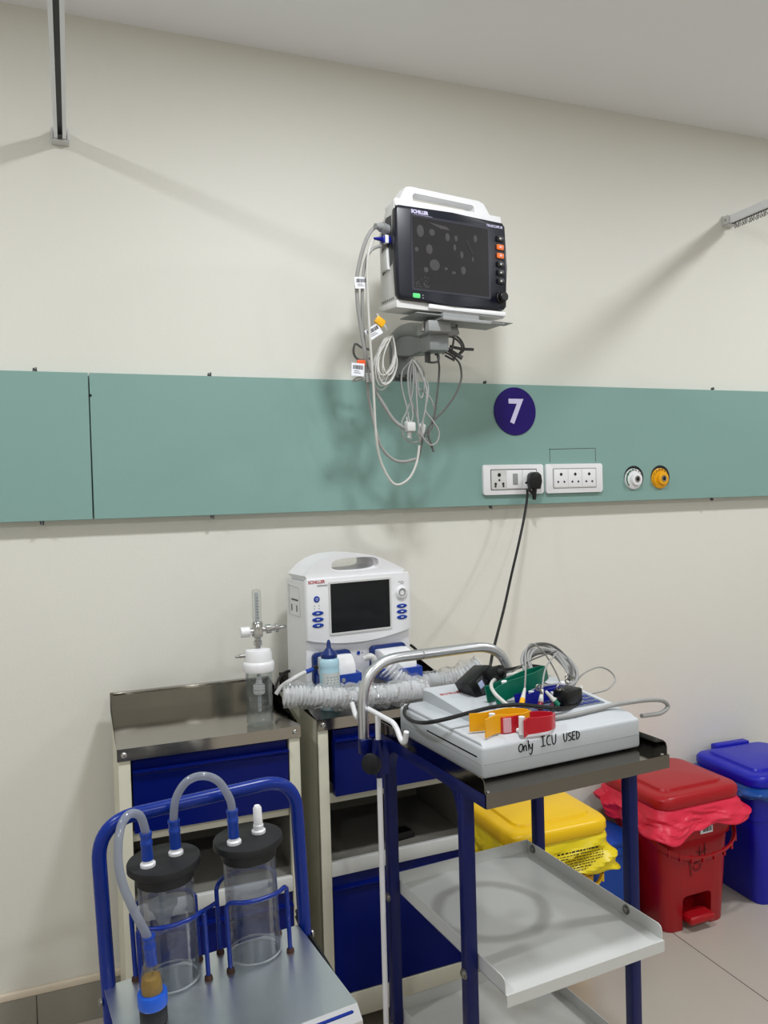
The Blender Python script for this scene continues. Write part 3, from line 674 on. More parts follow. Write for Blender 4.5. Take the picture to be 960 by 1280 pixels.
text('maker_lettering', 'SCHILLER', .0115, M_red_ink, de, (.030, -.0162, .3295), bold=.0003)
text('model_lettering', 'DEFIGARD', .0066, M_grey_ink, de, (.047, -.0162, .3190))
m = MB(); m.lathe([(.0055, 0), (.005, .0012)], (.157, -.001, .122), (0, -1, 0), 20); m.build('mains_lamp', M_blue, de)
m = MB(); m.lathe([(.002, 0), (.002, .001)], (.169, -.001, .122), (0, -1, 0), 10); m.build('mains_dot', M_grey, de)
# printer door on the left flank
m = MB(); m.frame([(.030, .232), (.110, .232), (.110, .318), (.030, .314)], [(.033, .235), (.107, .235), (.107, .315), (.033, .311)], 'yz', -.0022, .004); m.build('printer_door', M_white2, de)
m = MB(); m.box(-.0026, .002, .045, .088, .2755, .2785); m.build('printer_slot', M_black, de)
m = MB(); m.box(-.0020, .002, .052, .054, .245, .263); m.box(-.0020, .002, .088, .090, .245, .263); m.build('door_groove', M_dgrey, de)
# paddles
def paddle(x0, label, k=1.):
    p = MB().prism(rrect(x0, x0+.112, .052, .138, .012), 'xz', -.014, .002, .003).build('paddle', M_dblue, de); lab(p, label)
    m = MB(); m.prism([(-.012, .128), (-.040, .132), (-.075*k, .122), (-.092*k, .104), (-.092*k, .080), (-.012, .078)], 'yz', x0+.010, x0+.102, .006); m.build('paddle_grip', M_white, p)
    m = MB(); m.prism([(-.012, .082), (-.060*k, .086), (-.098*k, .084), (-.100*k, .056), (-.012, .050)], 'yz', x0+.003, x0+.116, .004); m.build('paddle_base', M_blue, p)
    m = MB(); m.lathe([(.006, 0), (.0055, .002)], (x0+.060, -.099*k, .070), (0, -1, 0), 14); m.build('paddle_button', M_grey, p)
paddle(.016, 'left paddle with white grip', .72); paddle(.190, 'right paddle with white grip')
m = MB(); m.tube(crom([(.145, -.06, .118), (.165, -.07, .122), (.172, -.065, .095), (.168, -.05, .055), (.160, -.045, .012)], 6), .0085, 10, rf=lambda t: .0085+.0009*sin(t*120)); m.build('paddle_cord', M_white2, de)
for a in (.03, .29):
    for b in (.015, .12):
        m = MB(); m.cyl((a, b, -.0005), (a, b, .014), .01, n=12); m.build('foot', M_rubber, de)
m = MB(); o = Vector(de.location); mi = Matrix.Rotation(radians(-7), 4, 'Z')
for k in ('dcordl', 'dcordr'):
    b = MB(); b.tube([mi @ (q-o) for q in crom(PATHS[k], 6)], .0042, 8); b.build('lead', M_blackcable, de)

# ------------------------------------------------------------------ humidifier bottle with flow meter
M_clear = clear_mat('clear_acrylic', (246, 248, 248), .09, .04, .03, bump=.1, bscale=40)
M_clear2 = clear_mat('scratched_acrylic', (238, 240, 243), .11, .06, .045, hazecol=(170, 176, 186), bump=.15, bscale=60)
M_milky = clear_mat('milky_plastic', (225, 228, 230), .1, .2, .5)
hu = thing('humidifier_bottle', 'clear humidifier bottle with white cap and flow meter on left locker', 'humidifier bottle', (.418, -.345, .8405))
m = MB(); m.lathe([(.030, 0), (.033, .004), (.033, .070), (.0315, .074), (.033, .078), (.033, .134), (.0315, .134), (.0315, .079), (.0300, .074), (.0315, .069), (.0315, .005), (.002, .003)], n=40, cap=True); m.build('bottle', M_clear, hu)
m = MB()
for zz in (.048, .062, .090, .104, .118): m.tube([(.0332*cos(a), .0332*sin(a), zz) for a in [radians(-150+k*8) for k in range(12)]], .0006, 5)
m.build('level_marks', M_grey_ink, hu)
m = MB(); m.lathe([(.0375, .132), (.039, .136), (.039, .150), (.0375, .154), (.034, .157), (.033, .176), (.030, .184), (.012, .187)], n=40); m.build('bottle_cap', M_white, hu)
m = MB(); m.cyl((-.03, 0, .172), (-.046, -.001, .172), .0045, n=12); m.cyl((-.046, -.001, .172), (-.058, -.002, .171), .0035, .0022, 12); m.build('outlet_spout', M_screw, hu)
m = MB(); m.lathe([(.0045, .03), (.0045, .132)], n=12); m.build('dip_tube', M_milky, hu)
m = MB(); m.lathe([(.012, .074), (.0145, .077), (.0145, .096), (.008, .100), (.006, .118)], n=20); m.build('diffuser', M_white, hu)
m = MB(); m.lathe([(.007, .186), (.007, .194), (.011, .195), (.011, .206), (.0085, .208), (.0085, .214), (.014, .216), (.014, .250), (.0105, .254)], n=8); m.build('valve_block', M_chrome, hu)
m = MB(); m.cyl((-.012, 0, .230), (-.022, 0, .230), .007, n=14); m.build('valve_stem', M_chrome, hu)
m = MB(); m.prism([(.013*cos(2*pi*k/24)*(1 if k % 2 else .93), .230+.013*sin(2*pi*k/24)*(1 if k % 2 else .93)) for k in range(24)], 'yz', -.042, -.020, .001); m.build('flow_knob', M_white, hu)
m = MB(); m.lathe([(.006, .012), (.006, .020), (.0115, .021), (.0115, .034), (.007, .035), (.007, .044), (.011, .045), (.011, .052), (.006, .054), (.005, .068), (.0035, .074)], (0, 0, .233), (1, .05, .03), 12); m.build('inlet_coupling', M_chrome, hu)
m = MB(); m.lathe([(.0115, .252), (.0115, .328), (.010, .333), (.0035, .334)], n=24); m.build('flow_tube', M_clear, hu)
m = MB(); m.lathe([(.0045, .254), (.0045, .326)], n=12); m.build('inner_tube', M_milky, hu)
m = MB()
for k in range(8): m.box(-.004, .004-.003*(k % 2), -.0121, -.0113, .264+.007*k, .2652+.007*k)
m.build('scale_marks', M_grey_ink, hu)

# ------------------------------------------------------------------ gel bottle
ge = thing('gel_bottle', 'pale blue gel bottle with dark blue nozzle in front of defibrillator', 'bottle', (.6155, -.298, .8405))
m = MB(); m.lathe([(.024, 0), (.0265, .003), (.0265, .106), (.0255, .110), (.0265, .114), (.0262, .128), (.021, .136), (.014, .139)], n=36); m.build('bottle', mat('pale_blue_bottle', (176, 212, 226), .3, var=.02, sub=.15), ge)
m = MB(); m.tube([(.0266*cos(radians(a)), .0266*sin(radians(a)), .068) for a in range(-150, -15, 9)], .001, 4, flat=(.6, 32)); m.build('label', mat('gel_label', (196, 202, 200), .5, var=.05, scale=60), ge)
m = MB()
for k in range(7):
    for j in range(4):
        a = radians(-118+j*19+(k % 2)*3); m.box(.0269*cos(a)-.0018, .0269*cos(a)+.0018, .0269*sin(a)-.0006, .0269*sin(a)+.0004, .046+.007*k, .0475+.007*k)
m.build('label_print', M_grey_ink, ge)
m = MB(); m.lathe([(.0165, .132), (.0215, .136), (.0215, .146), (.017, .151), (.010, .158), (.006, .163), (.0052, .176), (.003, .182), (.001, .183)], n=28); m.build('nozzle_cap', M_dblue, ge)

# ------------------------------------------------------------------ corrugated breathing hoses in their clear sleeve
M_hose = clear_mat('white_corrugated_plastic', (238, 240, 244), .16, .15, .88, hazecol=(255, 255, 255), tl=.2)
M_sleeve = clear_mat('crinkled_clear_film', (250, 251, 252), .2, .1, .10, hazecol=(248, 250, 252), bump=.8, bscale=70)
def hose(name, label, path, r):
    P = crom(path, 14); o = P[0].copy()
    t = thing(name, label, 'hose', o, group=None)
    Q = [P[0]]
    for p_ in P[1:]:                                   # even spacing
        while (p_-Q[-1]).length > .0022: Q.append(Q[-1]+(p_-Q[-1]).normalized()*.0022)
    n = len(Q)
    m = MB(); cnt = [0]
    def rf(u):
        i = round(u*(n-1)); return r*(.76+.20*sin(i*2*pi/4.6))
    m.tube([q-o for q in Q], r, 16, rf=rf, cap=True); m.build('corrugated_tube', M_hose, t, ang=60)
    m = MB(); R2 = Q[::3]
    m.tube([q-o for q in R2], r, 18, rf=lambda u: r*1.08, cap=False)
    for v in m.bm.verts:
        c_ = min(R2, key=lambda q: (q-o-v.co).length_squared)-o; d = (v.co-c_).normalized()
        nn = abs(noise.noise(v.co*30))*.020+noise.noise(v.co*75)*.006-.002
        v.co += d*max(nn, -.003)
        if v.co.z+o.z < .8425: v.co.z = .8425-o.z
    m.build('clear_sleeve', M_sleeve, t, ang=20)
    return t
hs = hose('breathing_hose', 'white corrugated hose in clear film along the locker front edge', PATHS['vent1'], .0265)
o = Vector(hs.location)
pc = [q-o for q in crom(PATHS['padcable'], 6)]
m = MB(); m.tube(pc[:22], .0055, 10); m.build('hose_lead', M_white2, hs)
m = MB(); m.tube(pc[20:28], .0058, 10); m.build('lead_band', M_blue, hs)
m = MB(); m.tube(pc[26:], .0062, 10); m.build('lead_plug', M_black, hs)
hose('breathing_hose', 'white corrugated hose curving from the right paddle behind trolley handle', PATHS['vent2'], .0265)
# ------------------------------------------------------------------ trolley
TL = (.683, -1.021, 0); TR = 4.35
TM = Matrix.Translation(TL) @ Matrix.Rotation(radians(TR), 4, 'Z')
def tw(p): return TM @ Vector(p)
def stained_shelf():
    """shelf enamel with a worn ring left by a round base and a few scuffs"""
    m = M_shelf.copy(); m.name = 'ring_stained_enamel'; nt = m.node_tree; L = nt.links; b = nt.nodes['Principled BSDF']
    src = b.inputs['Base Color'].links[0].from_socket
    tc = nt.nodes.new('ShaderNodeTexCoord'); ds = nt.nodes.new('ShaderNodeVectorMath'); ds.operation = 'DISTANCE'; ds.inputs[1].default_value = (.165, .255, .479)
    L.new(tc.outputs['Object'], ds.inputs[0])
    n = nt.nodes.new('ShaderNodeTexNoise'); n.inputs['Scale'].default_value = 14; L.new(tc.outputs['Object'], n.inputs['Vector'])
    ad = nt.nodes.new('ShaderNodeMath'); ad.operation = 'MULTIPLY_ADD'; ad.inputs[1].default_value = .02; L.new(n.outputs['Fac'], ad.inputs[0]); L.new(ds.outputs['Value'], ad.inputs[2])
    cr = nt.nodes.new('ShaderNodeValToRGB'); e = cr.color_ramp.elements
    e[0].position = .108; e[0].color = (0, 0, 0, 1); e[1].position = .122; e[1].color = (1, 1, 1, 1)
    for p_, v_ in ((.136, .9), (.150, 0)): k = e.new(p_); k.color = (v_, v_, v_, 1)
    L.new(ad.outputs[0], cr.inputs['Fac'])
    mx = nt.nodes.new('ShaderNodeMix'); mx.data_type = 'RGBA'; mx.inputs['B'].default_value = lin((176, 176, 172))
    L.new(cr.outputs['Color'], mx.inputs['Factor']); L.new(src, mx.inputs['A']); L.new(mx.outputs['Result'], b.inputs['Base Color'])
    return m
tr = thing('instrument_trolley', 'navy steel-frame trolley with stainless tray and grey shelves in front', 'trolley', TL, TR)
def tray(name, x0, x1, y0, y1, z, lip, rim, m, frontlip=True, back=True):
    b = MB(); k = .0018; yb = y1
    b.box(x0, x1, y0, y1, z-k, z)
    if frontlip: b.box(x0, x1, y0-k, y0, z-lip, z+.0004)
    if back: b.box(x0, x1, y1-k, y1, z-k, z+rim)
    for sx, s in ((x0, 1), (x1, -1)):
        pr_ = [(y0+.004, z-k), (y1, z-k), (y1, z+rim), (y0+.014, z+rim), (y0+.007, z+rim-.003), (y0+.004, z+rim-.010)]
        b.prism(pr_ if s > 0 else pr_[::-1], 'yz', sx if s > 0 else sx-k, sx+k if s > 0 else sx)
    return b.build(name, m, tr)
tray('top_tray', 0, .445, 0, .455, .850, .027, .026, M_traysteel)
tray('shelf', .026, .409, -.013, .455, .479, .022, .029, stained_shelf())
tray('shelf', .026, .409, -.013, .455, .178, .022, .029, M_shelf)
for nm, x0, y0 in (('fl', 0, .08), ('fr', .41, .08), ('bl', 0, .415), ('br', .41, .412)):
    MB().box(x0, x0+.025, y0, y0+.025, .085, .824 if nm[0] == 'b' else .824, .003).build('leg', M_trolblue, tr)
    m = MB(); m.cyl((x0+.0125, y0+.0125, .05), (x0+.0125, y0+.0125, .088), .009, n=12); m.cyl((x0-.0, y0+.0125, .034), (x0+.025, y0+.0125, .034), .034, n=24); m.build('castor', M_rubber, tr)
for x0 in (0, .42):
    m = MB(); m.prism([(.004, .822), (.004, .848), (.445, .848), (.445, .822), (.415, .822), (.405, .815), (.400, .800), (.398, .79), (.415, .79), (.440, .79), (.440, .80), (.108, .80), (.105, .79)][:4], 'yz', x0, x0+.025, .001)
    m.prism([(.105, .775), (.105, .823), (.140, .823), (.120, .812)], 'yz', x0+.002, x0+.023); m.prism([(.415, .775), (.415, .823), (.380, .823), (.400, .812)][::-1], 'yz', x0+.002, x0+.023)
    m.build('side_rail', M_trolblue, tr)
m = MB(); m.box(.025, .42, .42, .44, .815, .847, .001); m.build('cross_rail', M_trolblue, tr)
def bolt(x, y, z, s):
    m = MB(); m.lathe([(.0105, 0), (.0105, .0016), (.0075, .002), (.0075, .0048), (.0055, .006)], (x, y, z), (s, 0, 0), 18); m.build('bolt', M_screw, tr)
for zz in (.491, .190):
    for yy in (.0925, .4275):
        bolt(.0, yy, zz-.044 if False else zz-.02, -1); bolt(.4072, yy, zz+.003, -1)
for q in ((.010, .008), (.435, .008)):
    m = MB(); m.lathe([(.004, 0), (.0035, .002)], (q[0], q[1], .850), (0, 0, 1), 12); m.build('tray_screw', M_chrome, tr)
pth = rounded([(-.032, .470, .80), (-.032, .470, 1.013), (.378, .470, 1.013), (.378, .470, .80)], .105, 14)
m = MB(); m.tube(pth, .0125, 16); h = m.build('push_handle', M_steel2, tr)
for xx in (-.032, .378):
    m = MB(); m.box(xx-.014, xx+.014, .452, .474, .80, .835, .002); m.build('handle_bracket', M_trolblue, tr)
m = MB(); m.cyl((.125, .470, 1.013), (.128, .470, 1.013), .0130, n=16); m.build('handle_joint', M_grey, h)
m = MB(); m.cyl((-.022, .411, .760), (-.022, .411, .846), .0105, n=16); m.box(-.022, .002, .404, .418, .765, .84); m.build('pole_sleeve', M_trolblue, tr)
m = MB(); m.cyl((-.022, .411, .800), (-.046, .394, .800), .004, n=10); k = m.build('clamp_screw', M_trolblue, tr)
m = MB(); d = Vector((-.024, -.017, 0)).normalized()
m.lathe([(.008, .0), (.022, .002), (.024, .008), (.022, .016), (.010, .02)], Vector((-.046, .394, .800))-d*.004, d, 14); m.build('clamp_knob', M_rubber, tr)

# pole with hooks clamped to the trolley
ip = thing('drip_pole', 'white hooked pole clamped to the left back trolley leg', 'pole', tw((-.022, .411, .1)), TR)
m = MB(); m.cyl((0, 0, 0), (0, 0, .798), .0062, n=14); m.build('rod', M_white, ip)
m = MB(); m.tube(rounded([(.002, .152, .795), (.002, .132, .768), (.002, .118, .764), (.002, .095, .802), (.002, -.085, .802), (.002, -.112, .772), (.002, -.130, .772), (.002, -.138, .798)], .02, 6), .0058, 12); m.build('hook_bar', M_white, ip)

# ------------------------------------------------------------------ ECG recorder
ec = thing('ecg_recorder', 'pale grey ECG recorder on the trolley tray, marked Only ICU USED', 'ECG recorder', tw((0, 0, .8505)), TR)
def el(z): return z-.8505
m = MB(); m.box(.030, .423, .056, .405, el(.8535), el(.916), .007, 3); m.build('casing', M_ecg, ec)
m = MB()
lo = [(.034, .060), (.088, .060), (.088, .400), (.034, .400)]
m.prism([(.060, el(.914)), (.075, el(.9225)), (.115, el(.9255)), (.135, el(.930)), (.36, el(.949)), (.398, el(.950)), (.402, el(.914))][::-1], 'yz', .088, .418, .004); m.build('lid', M_ecg, ec)
m = MB(); m.prism([(.060, el(.914)), (.068, el(.9215)), (.39, el(.9225)), (.400, el(.914))][::-1], 'yz', .034, .092, .003); m.build('side_deck', M_ecg, ec)
m = MB(); m.box(.0295, .031, .075, .275, el(.8915), el(.8945)); m.build('paper_slot', M_black, ec)
m = MB(); m.box(.034, .42, .0553, .0565, el(.8815), el(.8822)); m.box(.0293, .0305, .06, .40, el(.8815), el(.8822)); m.build('seam', M_grey, ec)
for a in (.06, .39):
    for b in (.08, .38):
        m = MB(); m.cyl((a, b, el(.8505)), (a, b, el(.856)), .009, n=12); m.build('foot', M_rubber, ec)
# keypad on the sloping right part of the lid
sl = math.atan2(.019, .225)
kp = MB(); kp.M = Matrix.Translation((.25, .142, el(.9302))) @ Matrix.Rotation(sl, 4, 'X')
kp.prism(rrect(-.045, .155, 0, .085, .004), 'xy', 0, .0011); kpo = kp.build('keypad', M_keypad, ec)
random.seed(4)
for i in range(13):
    for j in range(3):
        if random.random() < .15: continue
        m = MB(); m.M = Matrix.Translation((.25, .142, el(.9302))) @ Matrix.Rotation(sl, 4, 'X')
        cx = -.036+i*.0148; cy = .014+j*.019
        m.prism(rrect(cx-.0058, cx+.0058, cy-.0055, cy+.0055, .002), 'xy', .001, .0022); m.build('key', M_key, kpo)
text('keypad_lettering', 'SCHILLER', .012, M_red_ink, ec, (.345, .235, el(.9393)), (sl, 0, 0))
text('maker_lettering', 'SCHILLER', .014, M_red_ink, ec, (.128, .335, el(.9473)), (sl, 0, 0))
# hand-written words on the front
def stroke(b, pts, x, z, s, w=.00125):
    b.tube(crom([(x+px_*s, .0556, z+pz*s) for px_, pz in pts], 5), w, 6, flat=(1, 1))
GL = {
 'O': [[(.30, .75), (.08, .5), (.10, .12), (.33, .02), (.5, .3), (.45, .65), (.25, .72)]],
 'n': [[(.05, .6), (.1, .05)], [(.1, .4), (.25, .6), (.38, .5), (.42, .02)]],
 'l': [[(.15, 1.), (.18, .02)]],
 'y': [[(.02, .6), (.12, .2), (.3, .18), (.38, .6)], [(.4, .62), (.34, -.1), (.2, -.42), (0, -.3)]],
 'I': [[(.02, .95), (.45, .97)], [(.24, .95), (.26, .03)], [(.02, .02), (.5, .05)]],
 'C': [[(.48, .9), (.2, .88), (.06, .5), (.18, .08), (.5, .08)]],
 'U': [[(.04, .95), (.08, .3), (.25, .02), (.45, .25), (.5, .95)]],
 'S': [[(.42, .88), (.12, .85), (.1, .6), (.4, .42), (.4, .1), (.04, .06)]],
 'E': [[(.06, .95), (.08, .04)], [(.06, .93), (.42, .95)], [(.08, .5), (.36, .52)], [(.08, .04), (.44, .05)]],
 'D': [[(.06, .95), (.1, .03)], [(.02, .93), (.4, .75), (.48, .4), (.3, .1), (.06, .03)]],
}
m = MB()
for ch, x, z, s in (('O', .112, .8935, .021), ('n', .1235, .893, .019), ('l', .133, .8935, .020), ('y', .138, .8935, .020), ('I', .166, .8955, .021), ('C', .179, .8955, .021), ('U', .192, .8955, .021), ('U', .221, .8965, .018), ('S', .2325, .8965, .018), ('E', .2425, .8965, .018), ('D', .2525, .8965, .018)):
    for st in GL[ch]: stroke(m, st, x, el(z), s)
m.build('handwriting', M_ink, ec)

# ------------------------------------------------------------------ things lying on the recorder
def tcable(name, label, cat, keys, r, m, extra=None):
    P = [[tw(q) for q in crom(PATHS[k], 7)] for k in keys]
    o = P[0][0].copy(); t = thing(name, label, cat, o)
    for p in P:
        b = MB(); b.tube([q-o for q in p], r, 8); b.build('strand', m, t)
    return t
# black adapter block with a plug pushed into it
M_gold = mat('brown_print', (96, 84, 40), .5)
ad = thing('power_adapter', 'black block-shaped power adapter lying tilted behind the clamps', 'power adapter', tw((.188, .322, .966)), TR)
ad.rotation_euler = (radians(-10), radians(-25), radians(TR+15))
m = MB(); m.box(-.040, .034, -.026, .024, -.027, .026, .002); m.build('block', M_black, ad)
m = MB(); m.box(-.020, .004, -.0268, -.0255, -.018, .018); m.build('rating_plate', M_dgrey, ad)
m = MB(); m.box(-.018, -.004, -.0274, -.0262, -.004, .011); m.build('white_sticker', mat('bluish_sticker', (196, 206, 240), .4), ad)
m = MB(); m.box(.006, .013, -.0272, -.0262, -.020, .016)
for k in range(5): m.box(.014, .020, -.0272, -.0262, -.016+.007*k, -.013+.007*k)
m.build('plate_print', M_gold, ad)
m = MB(); m.cyl((.022, -.026, .004), (.028, -.062, .010), .019, .0165, 20); m.lathe([(.0215, 0), (.0215, .008)], (.022, -.026, .004), (.15, -1, .15), 20); m.cyl((.028, -.062, .010), (.031, -.072, .012), .0125, .006, 14); m.build('inserted_plug', M_black, ad)
m = MB(); m.cyl((-.04, .0, -.012), (-.060, .004, -.014), .0025, n=8); m.cyl((-.04, .014, -.012), (-.060, .018, -.014), .0025, n=8); m.build('pin', M_screw, ad)
ac = tcable('adapter_cord', 'black cord crossing the recorder and looping over its left end', 'power cord', ['blk', 'adpl'], .0042, M_blackcable)

# limb clamps: two sprung jaws meeting at the tip
def clamp(loc, rz, ry, rx, mcol, label, h, L, gap, sticker=0, spread=1.):
    t = thing('limb_clamp', label, 'limb clamp', tw(loc)); t.rotation_euler = (radians(rx), radians(ry), radians(TR+rz))
    for s in (-1, 1):
        g = gap*spread
        x0_ = .020 if s < 0 and sticker else 0.
        cen = crom([(x0_, s*g*.9, 0), (L*.16+x0_*.7, s*g*.62, 0), (L*.30, s*g*.52, 0), (L*.42, s*g*.66, 0), (L*.70, s*g*.86, 0), (L*.90, s*g*.50, 0), (L, s*g*.10, 0)], 6)
        m = MB(); k = .0028
        rings = []
        for i, p_ in enumerate(cen):
            a = cen[max(i-1, 0)]; b = cen[min(i+1, len(cen)-1)]; d = (b-a).normalized(); nrm = Vector((-d.y, d.x, 0))
            hh = h*(1 if i < 14 else 1-.25*(i-14)/(len(cen)-14))
            rings.append(m.ring([p_+nrm*k*.5, p_-nrm*k*.5, p_-nrm*k*.5+Z*hh, p_+nrm*k*.5+Z*hh]))
        m.skin(rings)
        j = m.build('jaw', mcol, t, ang=50)
        if sticker and s == 1:
            q = cen[9]
            m = MB(); m.prism([(L*.03, g*.79), (L*.03, g*.80-.0034), (L*.15, g*.62-.0034), (L*.15, g*.62)], 'xy', h*.08, h*.94); m.build('sticker', mat('pale_sticker', (226, 170, 182), .5), j)
    m = MB(); m.cyl((L*.26, -gap*.4, h*.15), (L*.26, gap*.4, h*.15), .004, n=10); m.lathe([(.0062, .0005), (.0062, h+.002)], (L*.24, -gap*.22, 0), (0, 0, 1), 16); m.build('spring_pin', M_white, t)
    m = MB(); m.lathe([(.006, 0), (.007, .003), (.003, .006)], (L*.72, gap*.86+.002, h*.5), (0, 1, 0), 14); m.build('electrode', M_screw, t)
    return t
clamp((.048, .100, .9260), 6, 0, 0, M_clampy, 'yellow limb clamp lying left of the red clamp', .036, .135, .028)
clamp((.098, .066, .9235), 9, 0, 0, M_clampr, 'red limb clamp with stickers above the handwriting', .033, .125, .025, 1)
g_ = clamp((.170, .232, .9390), 6, -12, 0, M_clampg, 'green limb clamp standing behind the yellow clamp', .038, .165, .018)
clamp((.215, .190, .9365), 10, -3, -6, M_clampb, 'blue limb clamp lying below the green one', .026, .135, .018)

# lead bundle
lb = thing('ecg_leads', 'coil of grey ECG leads with coloured tips piled on recorder', 'lead bundle', tw((.376, .275, .948)))
o = Vector(lb.location); R3 = Matrix.Rotation(radians(TR), 4, 'Z')
random.seed(11)
for i in range(13):
    a = .070-.0022*i*(.6+.4*random.random()); b = .066-.0024*(i % 8); tilt = radians(42+12*random.random()); zz = .022+.010*random.random()
    pts = []
    ph = random.random()*6
    for k in range(32):
        t = 2*pi*k/32
        x = a*cos(t)+.003*sin(3*t+ph); y = b*sin(t)*cos(tilt); z = zz+b*sin(t)*sin(tilt)+.003*sin(2*t+ph)
        pts.append(R3 @ Vector((x+.004, y+.03+.01*random.random()*0, max(z, -.004+.0015*(i % 4)))))
    m = MB(); m.tube(pts, .0030 if i % 3 else .0036, 7, closed=True); m.build('loop', (M_cable, M_cabled, M_cable)[i % 3], lb)
for k, r, mm in (('w1', .0019, M_cable), ('w2', .0019, M_cable), ('w3', .0019, M_cabled), ('w4', .0040, M_cablel), ('w4b', .0036, M_cablel), ('w5', .0021, M_cable), ('w7', .0036, M_cablel)):
    m = MB(); m.tube([tw(q)-o for q in crom(PATHS[k], 7)], r, 8); m.build('wire', mm, lb)
m = MB(); m.tube([tw(q)-o for q in crom(PATHS['w6'], 8)], .0048, 10); m.build('main_cable', M_cable, lb)
tp = [tw(q)-o for q in PATHS['tips']]
def tip(a, b, col, r=.0055):
    d = b-a
    m = MB(); m.cyl(a+d*.30, b, r, r*.5, 12); x = m.build('lead_plug', M_cablel, lb)
    m = MB(); m.cyl(a, a+d*.32, r*1.08, r*1.04, 12); m.build('colour_sleeve', col, x)
tip(tp[0], tp[1], M_clampy); tip(tp[2], tp[3], mat('dark_red_sleeve', (120, 20, 44), .4), .0058)
tip(tp[5], tp[4], M_clampg, .0055); tip(tp[6], tp[7], M_white, .0055); tip(tp[8], tp[9], M_white, .005); tip(tp[10], tp[7], mat('maroon_sleeve', (84, 24, 50), .4), .0042)
m = MB(); m.M = Matrix.Translation(tw((.322, .165, .955))-o) @ Matrix.Rotation(radians(20), 4, 'Z'); m.box(-.030, .026, -.02, .02, -.018, .014, .005); m.build('junction_block', M_black, lb)
for q, ang in (((.290, .155, .976), 30), ((.325, .170, .984), -20), ((.232, .150, .985), 60), ((.345, .195, .985), 10)):
    m = MB(); m.M = Matrix.Translation(tw(q)-o) @ Matrix.Rotation(radians(ang), 4, 'Y')
    m.tube([(.006*cos(t), 0, .006*sin(t)) for t in [2*pi*i/10 for i in range(10)]], .0016, 6, closed=True); m.box(.004, .016, -.003, .003, -.002, .002); m.build('crocodile_clip', M_screw, lb)
# ------------------------------------------------------------------ suction unit
SL = (.345, -.97, .66)
SE = Euler((0, radians(-2), radians(5.5)), 'XYZ')
SM = Matrix.Translation(SL) @ SE.to_matrix().to_4x4()
def sw(p): return SM @ Vector(p)
su = thing('suction_unit', 'suction unit with steel top and blue tube handle at lower left', 'suction unit', SL, rot=SE)
m = MB(); m.prism([(.005, -.02), (.005, 0), (-.238, 0), (-.256, -.016), (-.256, -.022), (-.250, -.020), (-.236, -.003), (.002, -.003), (.002, -.02)], 'yz', -.325, -.004); m.build('steel_top', M_steel2, su)
MB().box(-.318, -.011, -.247, .0, -.50, -.0045, .004).build('cabinet', M_tubeblue, su)
MB().box(-.305, -.022, -.2505, -.245, -.47, -.034, .004).build('front_panel', mat('light_blue_panel', (176, 202, 234), .3, var=.02), su)
x0, x1 = -.318, .008
pth = rounded([(x0, .006, -.54), (x0, .006, .257), (x1, .006, .257), (x1, .006, -.54)], .062, 12)
MB().tube(pth, .0112, 16).build('tube_handle', M_tubeblue, su)
for xx, s in ((x1, 1), (x0, -1)):
    for zz in (-.022, -.40):
        m = MB(); m.lathe([(.006, 0), (.006, .003), (.003, .005)], (xx+s*.011, .004, zz), (s, 0, 0), 12); m.build('screw', M_screw, su)
for xx in (x0+.02, x1-.03):
    for yy in (-.01, -.225):
        zf = -(.66+xx*sin(radians(2)))/cos(radians(2))
        m = MB(); m.cyl((xx, yy, -.5), (xx, yy, zf+.04), .01, n=12); m.cyl((xx-.012, yy, zf+.033), (xx+.012, yy, zf+.033), .032, n=22); m.build('castor', M_rubber, su)
M_rust = mat('rusty_foot', (62, 38, 28), .8, var=.3, scale=90)
def rack(cx, cy, hh):
    m = MB()
    for s in (-1, 1):
        m.tube(crom(rounded([(cx-.050, cy+s*.030, 0), (cx-.050, cy+s*.030, hh), (cx-.030, cy+s*.052, hh+.002), (cx, cy+s*.056, hh+.001), (cx+.030, cy+s*.052, hh+.002), (cx+.050, cy+s*.030, hh), (cx+.050, cy+s*.030, 0)], .014, 5), 2), .0037, 10)
    k = m.build('jar_rack', M_tubeblue, su)
    for sx in (-1, 1):
        for s in (-1, 1):
            m = MB(); m.lathe([(.0066, 0), (.006, .005), (.004, .007)], (cx+sx*.050, cy+s*.030, .0), (0, 0, 1), 12); m.build('rack_foot', M_rust, k)
J1 = (-.228, -.034); J2 = (-.093, -.034)
rack(J1[0], J1[1], .112); rack(J2[0], J2[1], .112)
MB().tube(crom([(J1[0]+.05, J1[1]+.03, .075), (-.16, -.002, .078), (J2[0]-.05, J2[1]+.03, .085)], 4), .0036, 8).build('rack_brace', M_tubeblue, su)
for k in ('cord', 'cord2'):
    b = MB(); b.tube(crom(PATHS[k], 7), .0036, 8); b.build('mains_cord', M_blackcable, su)

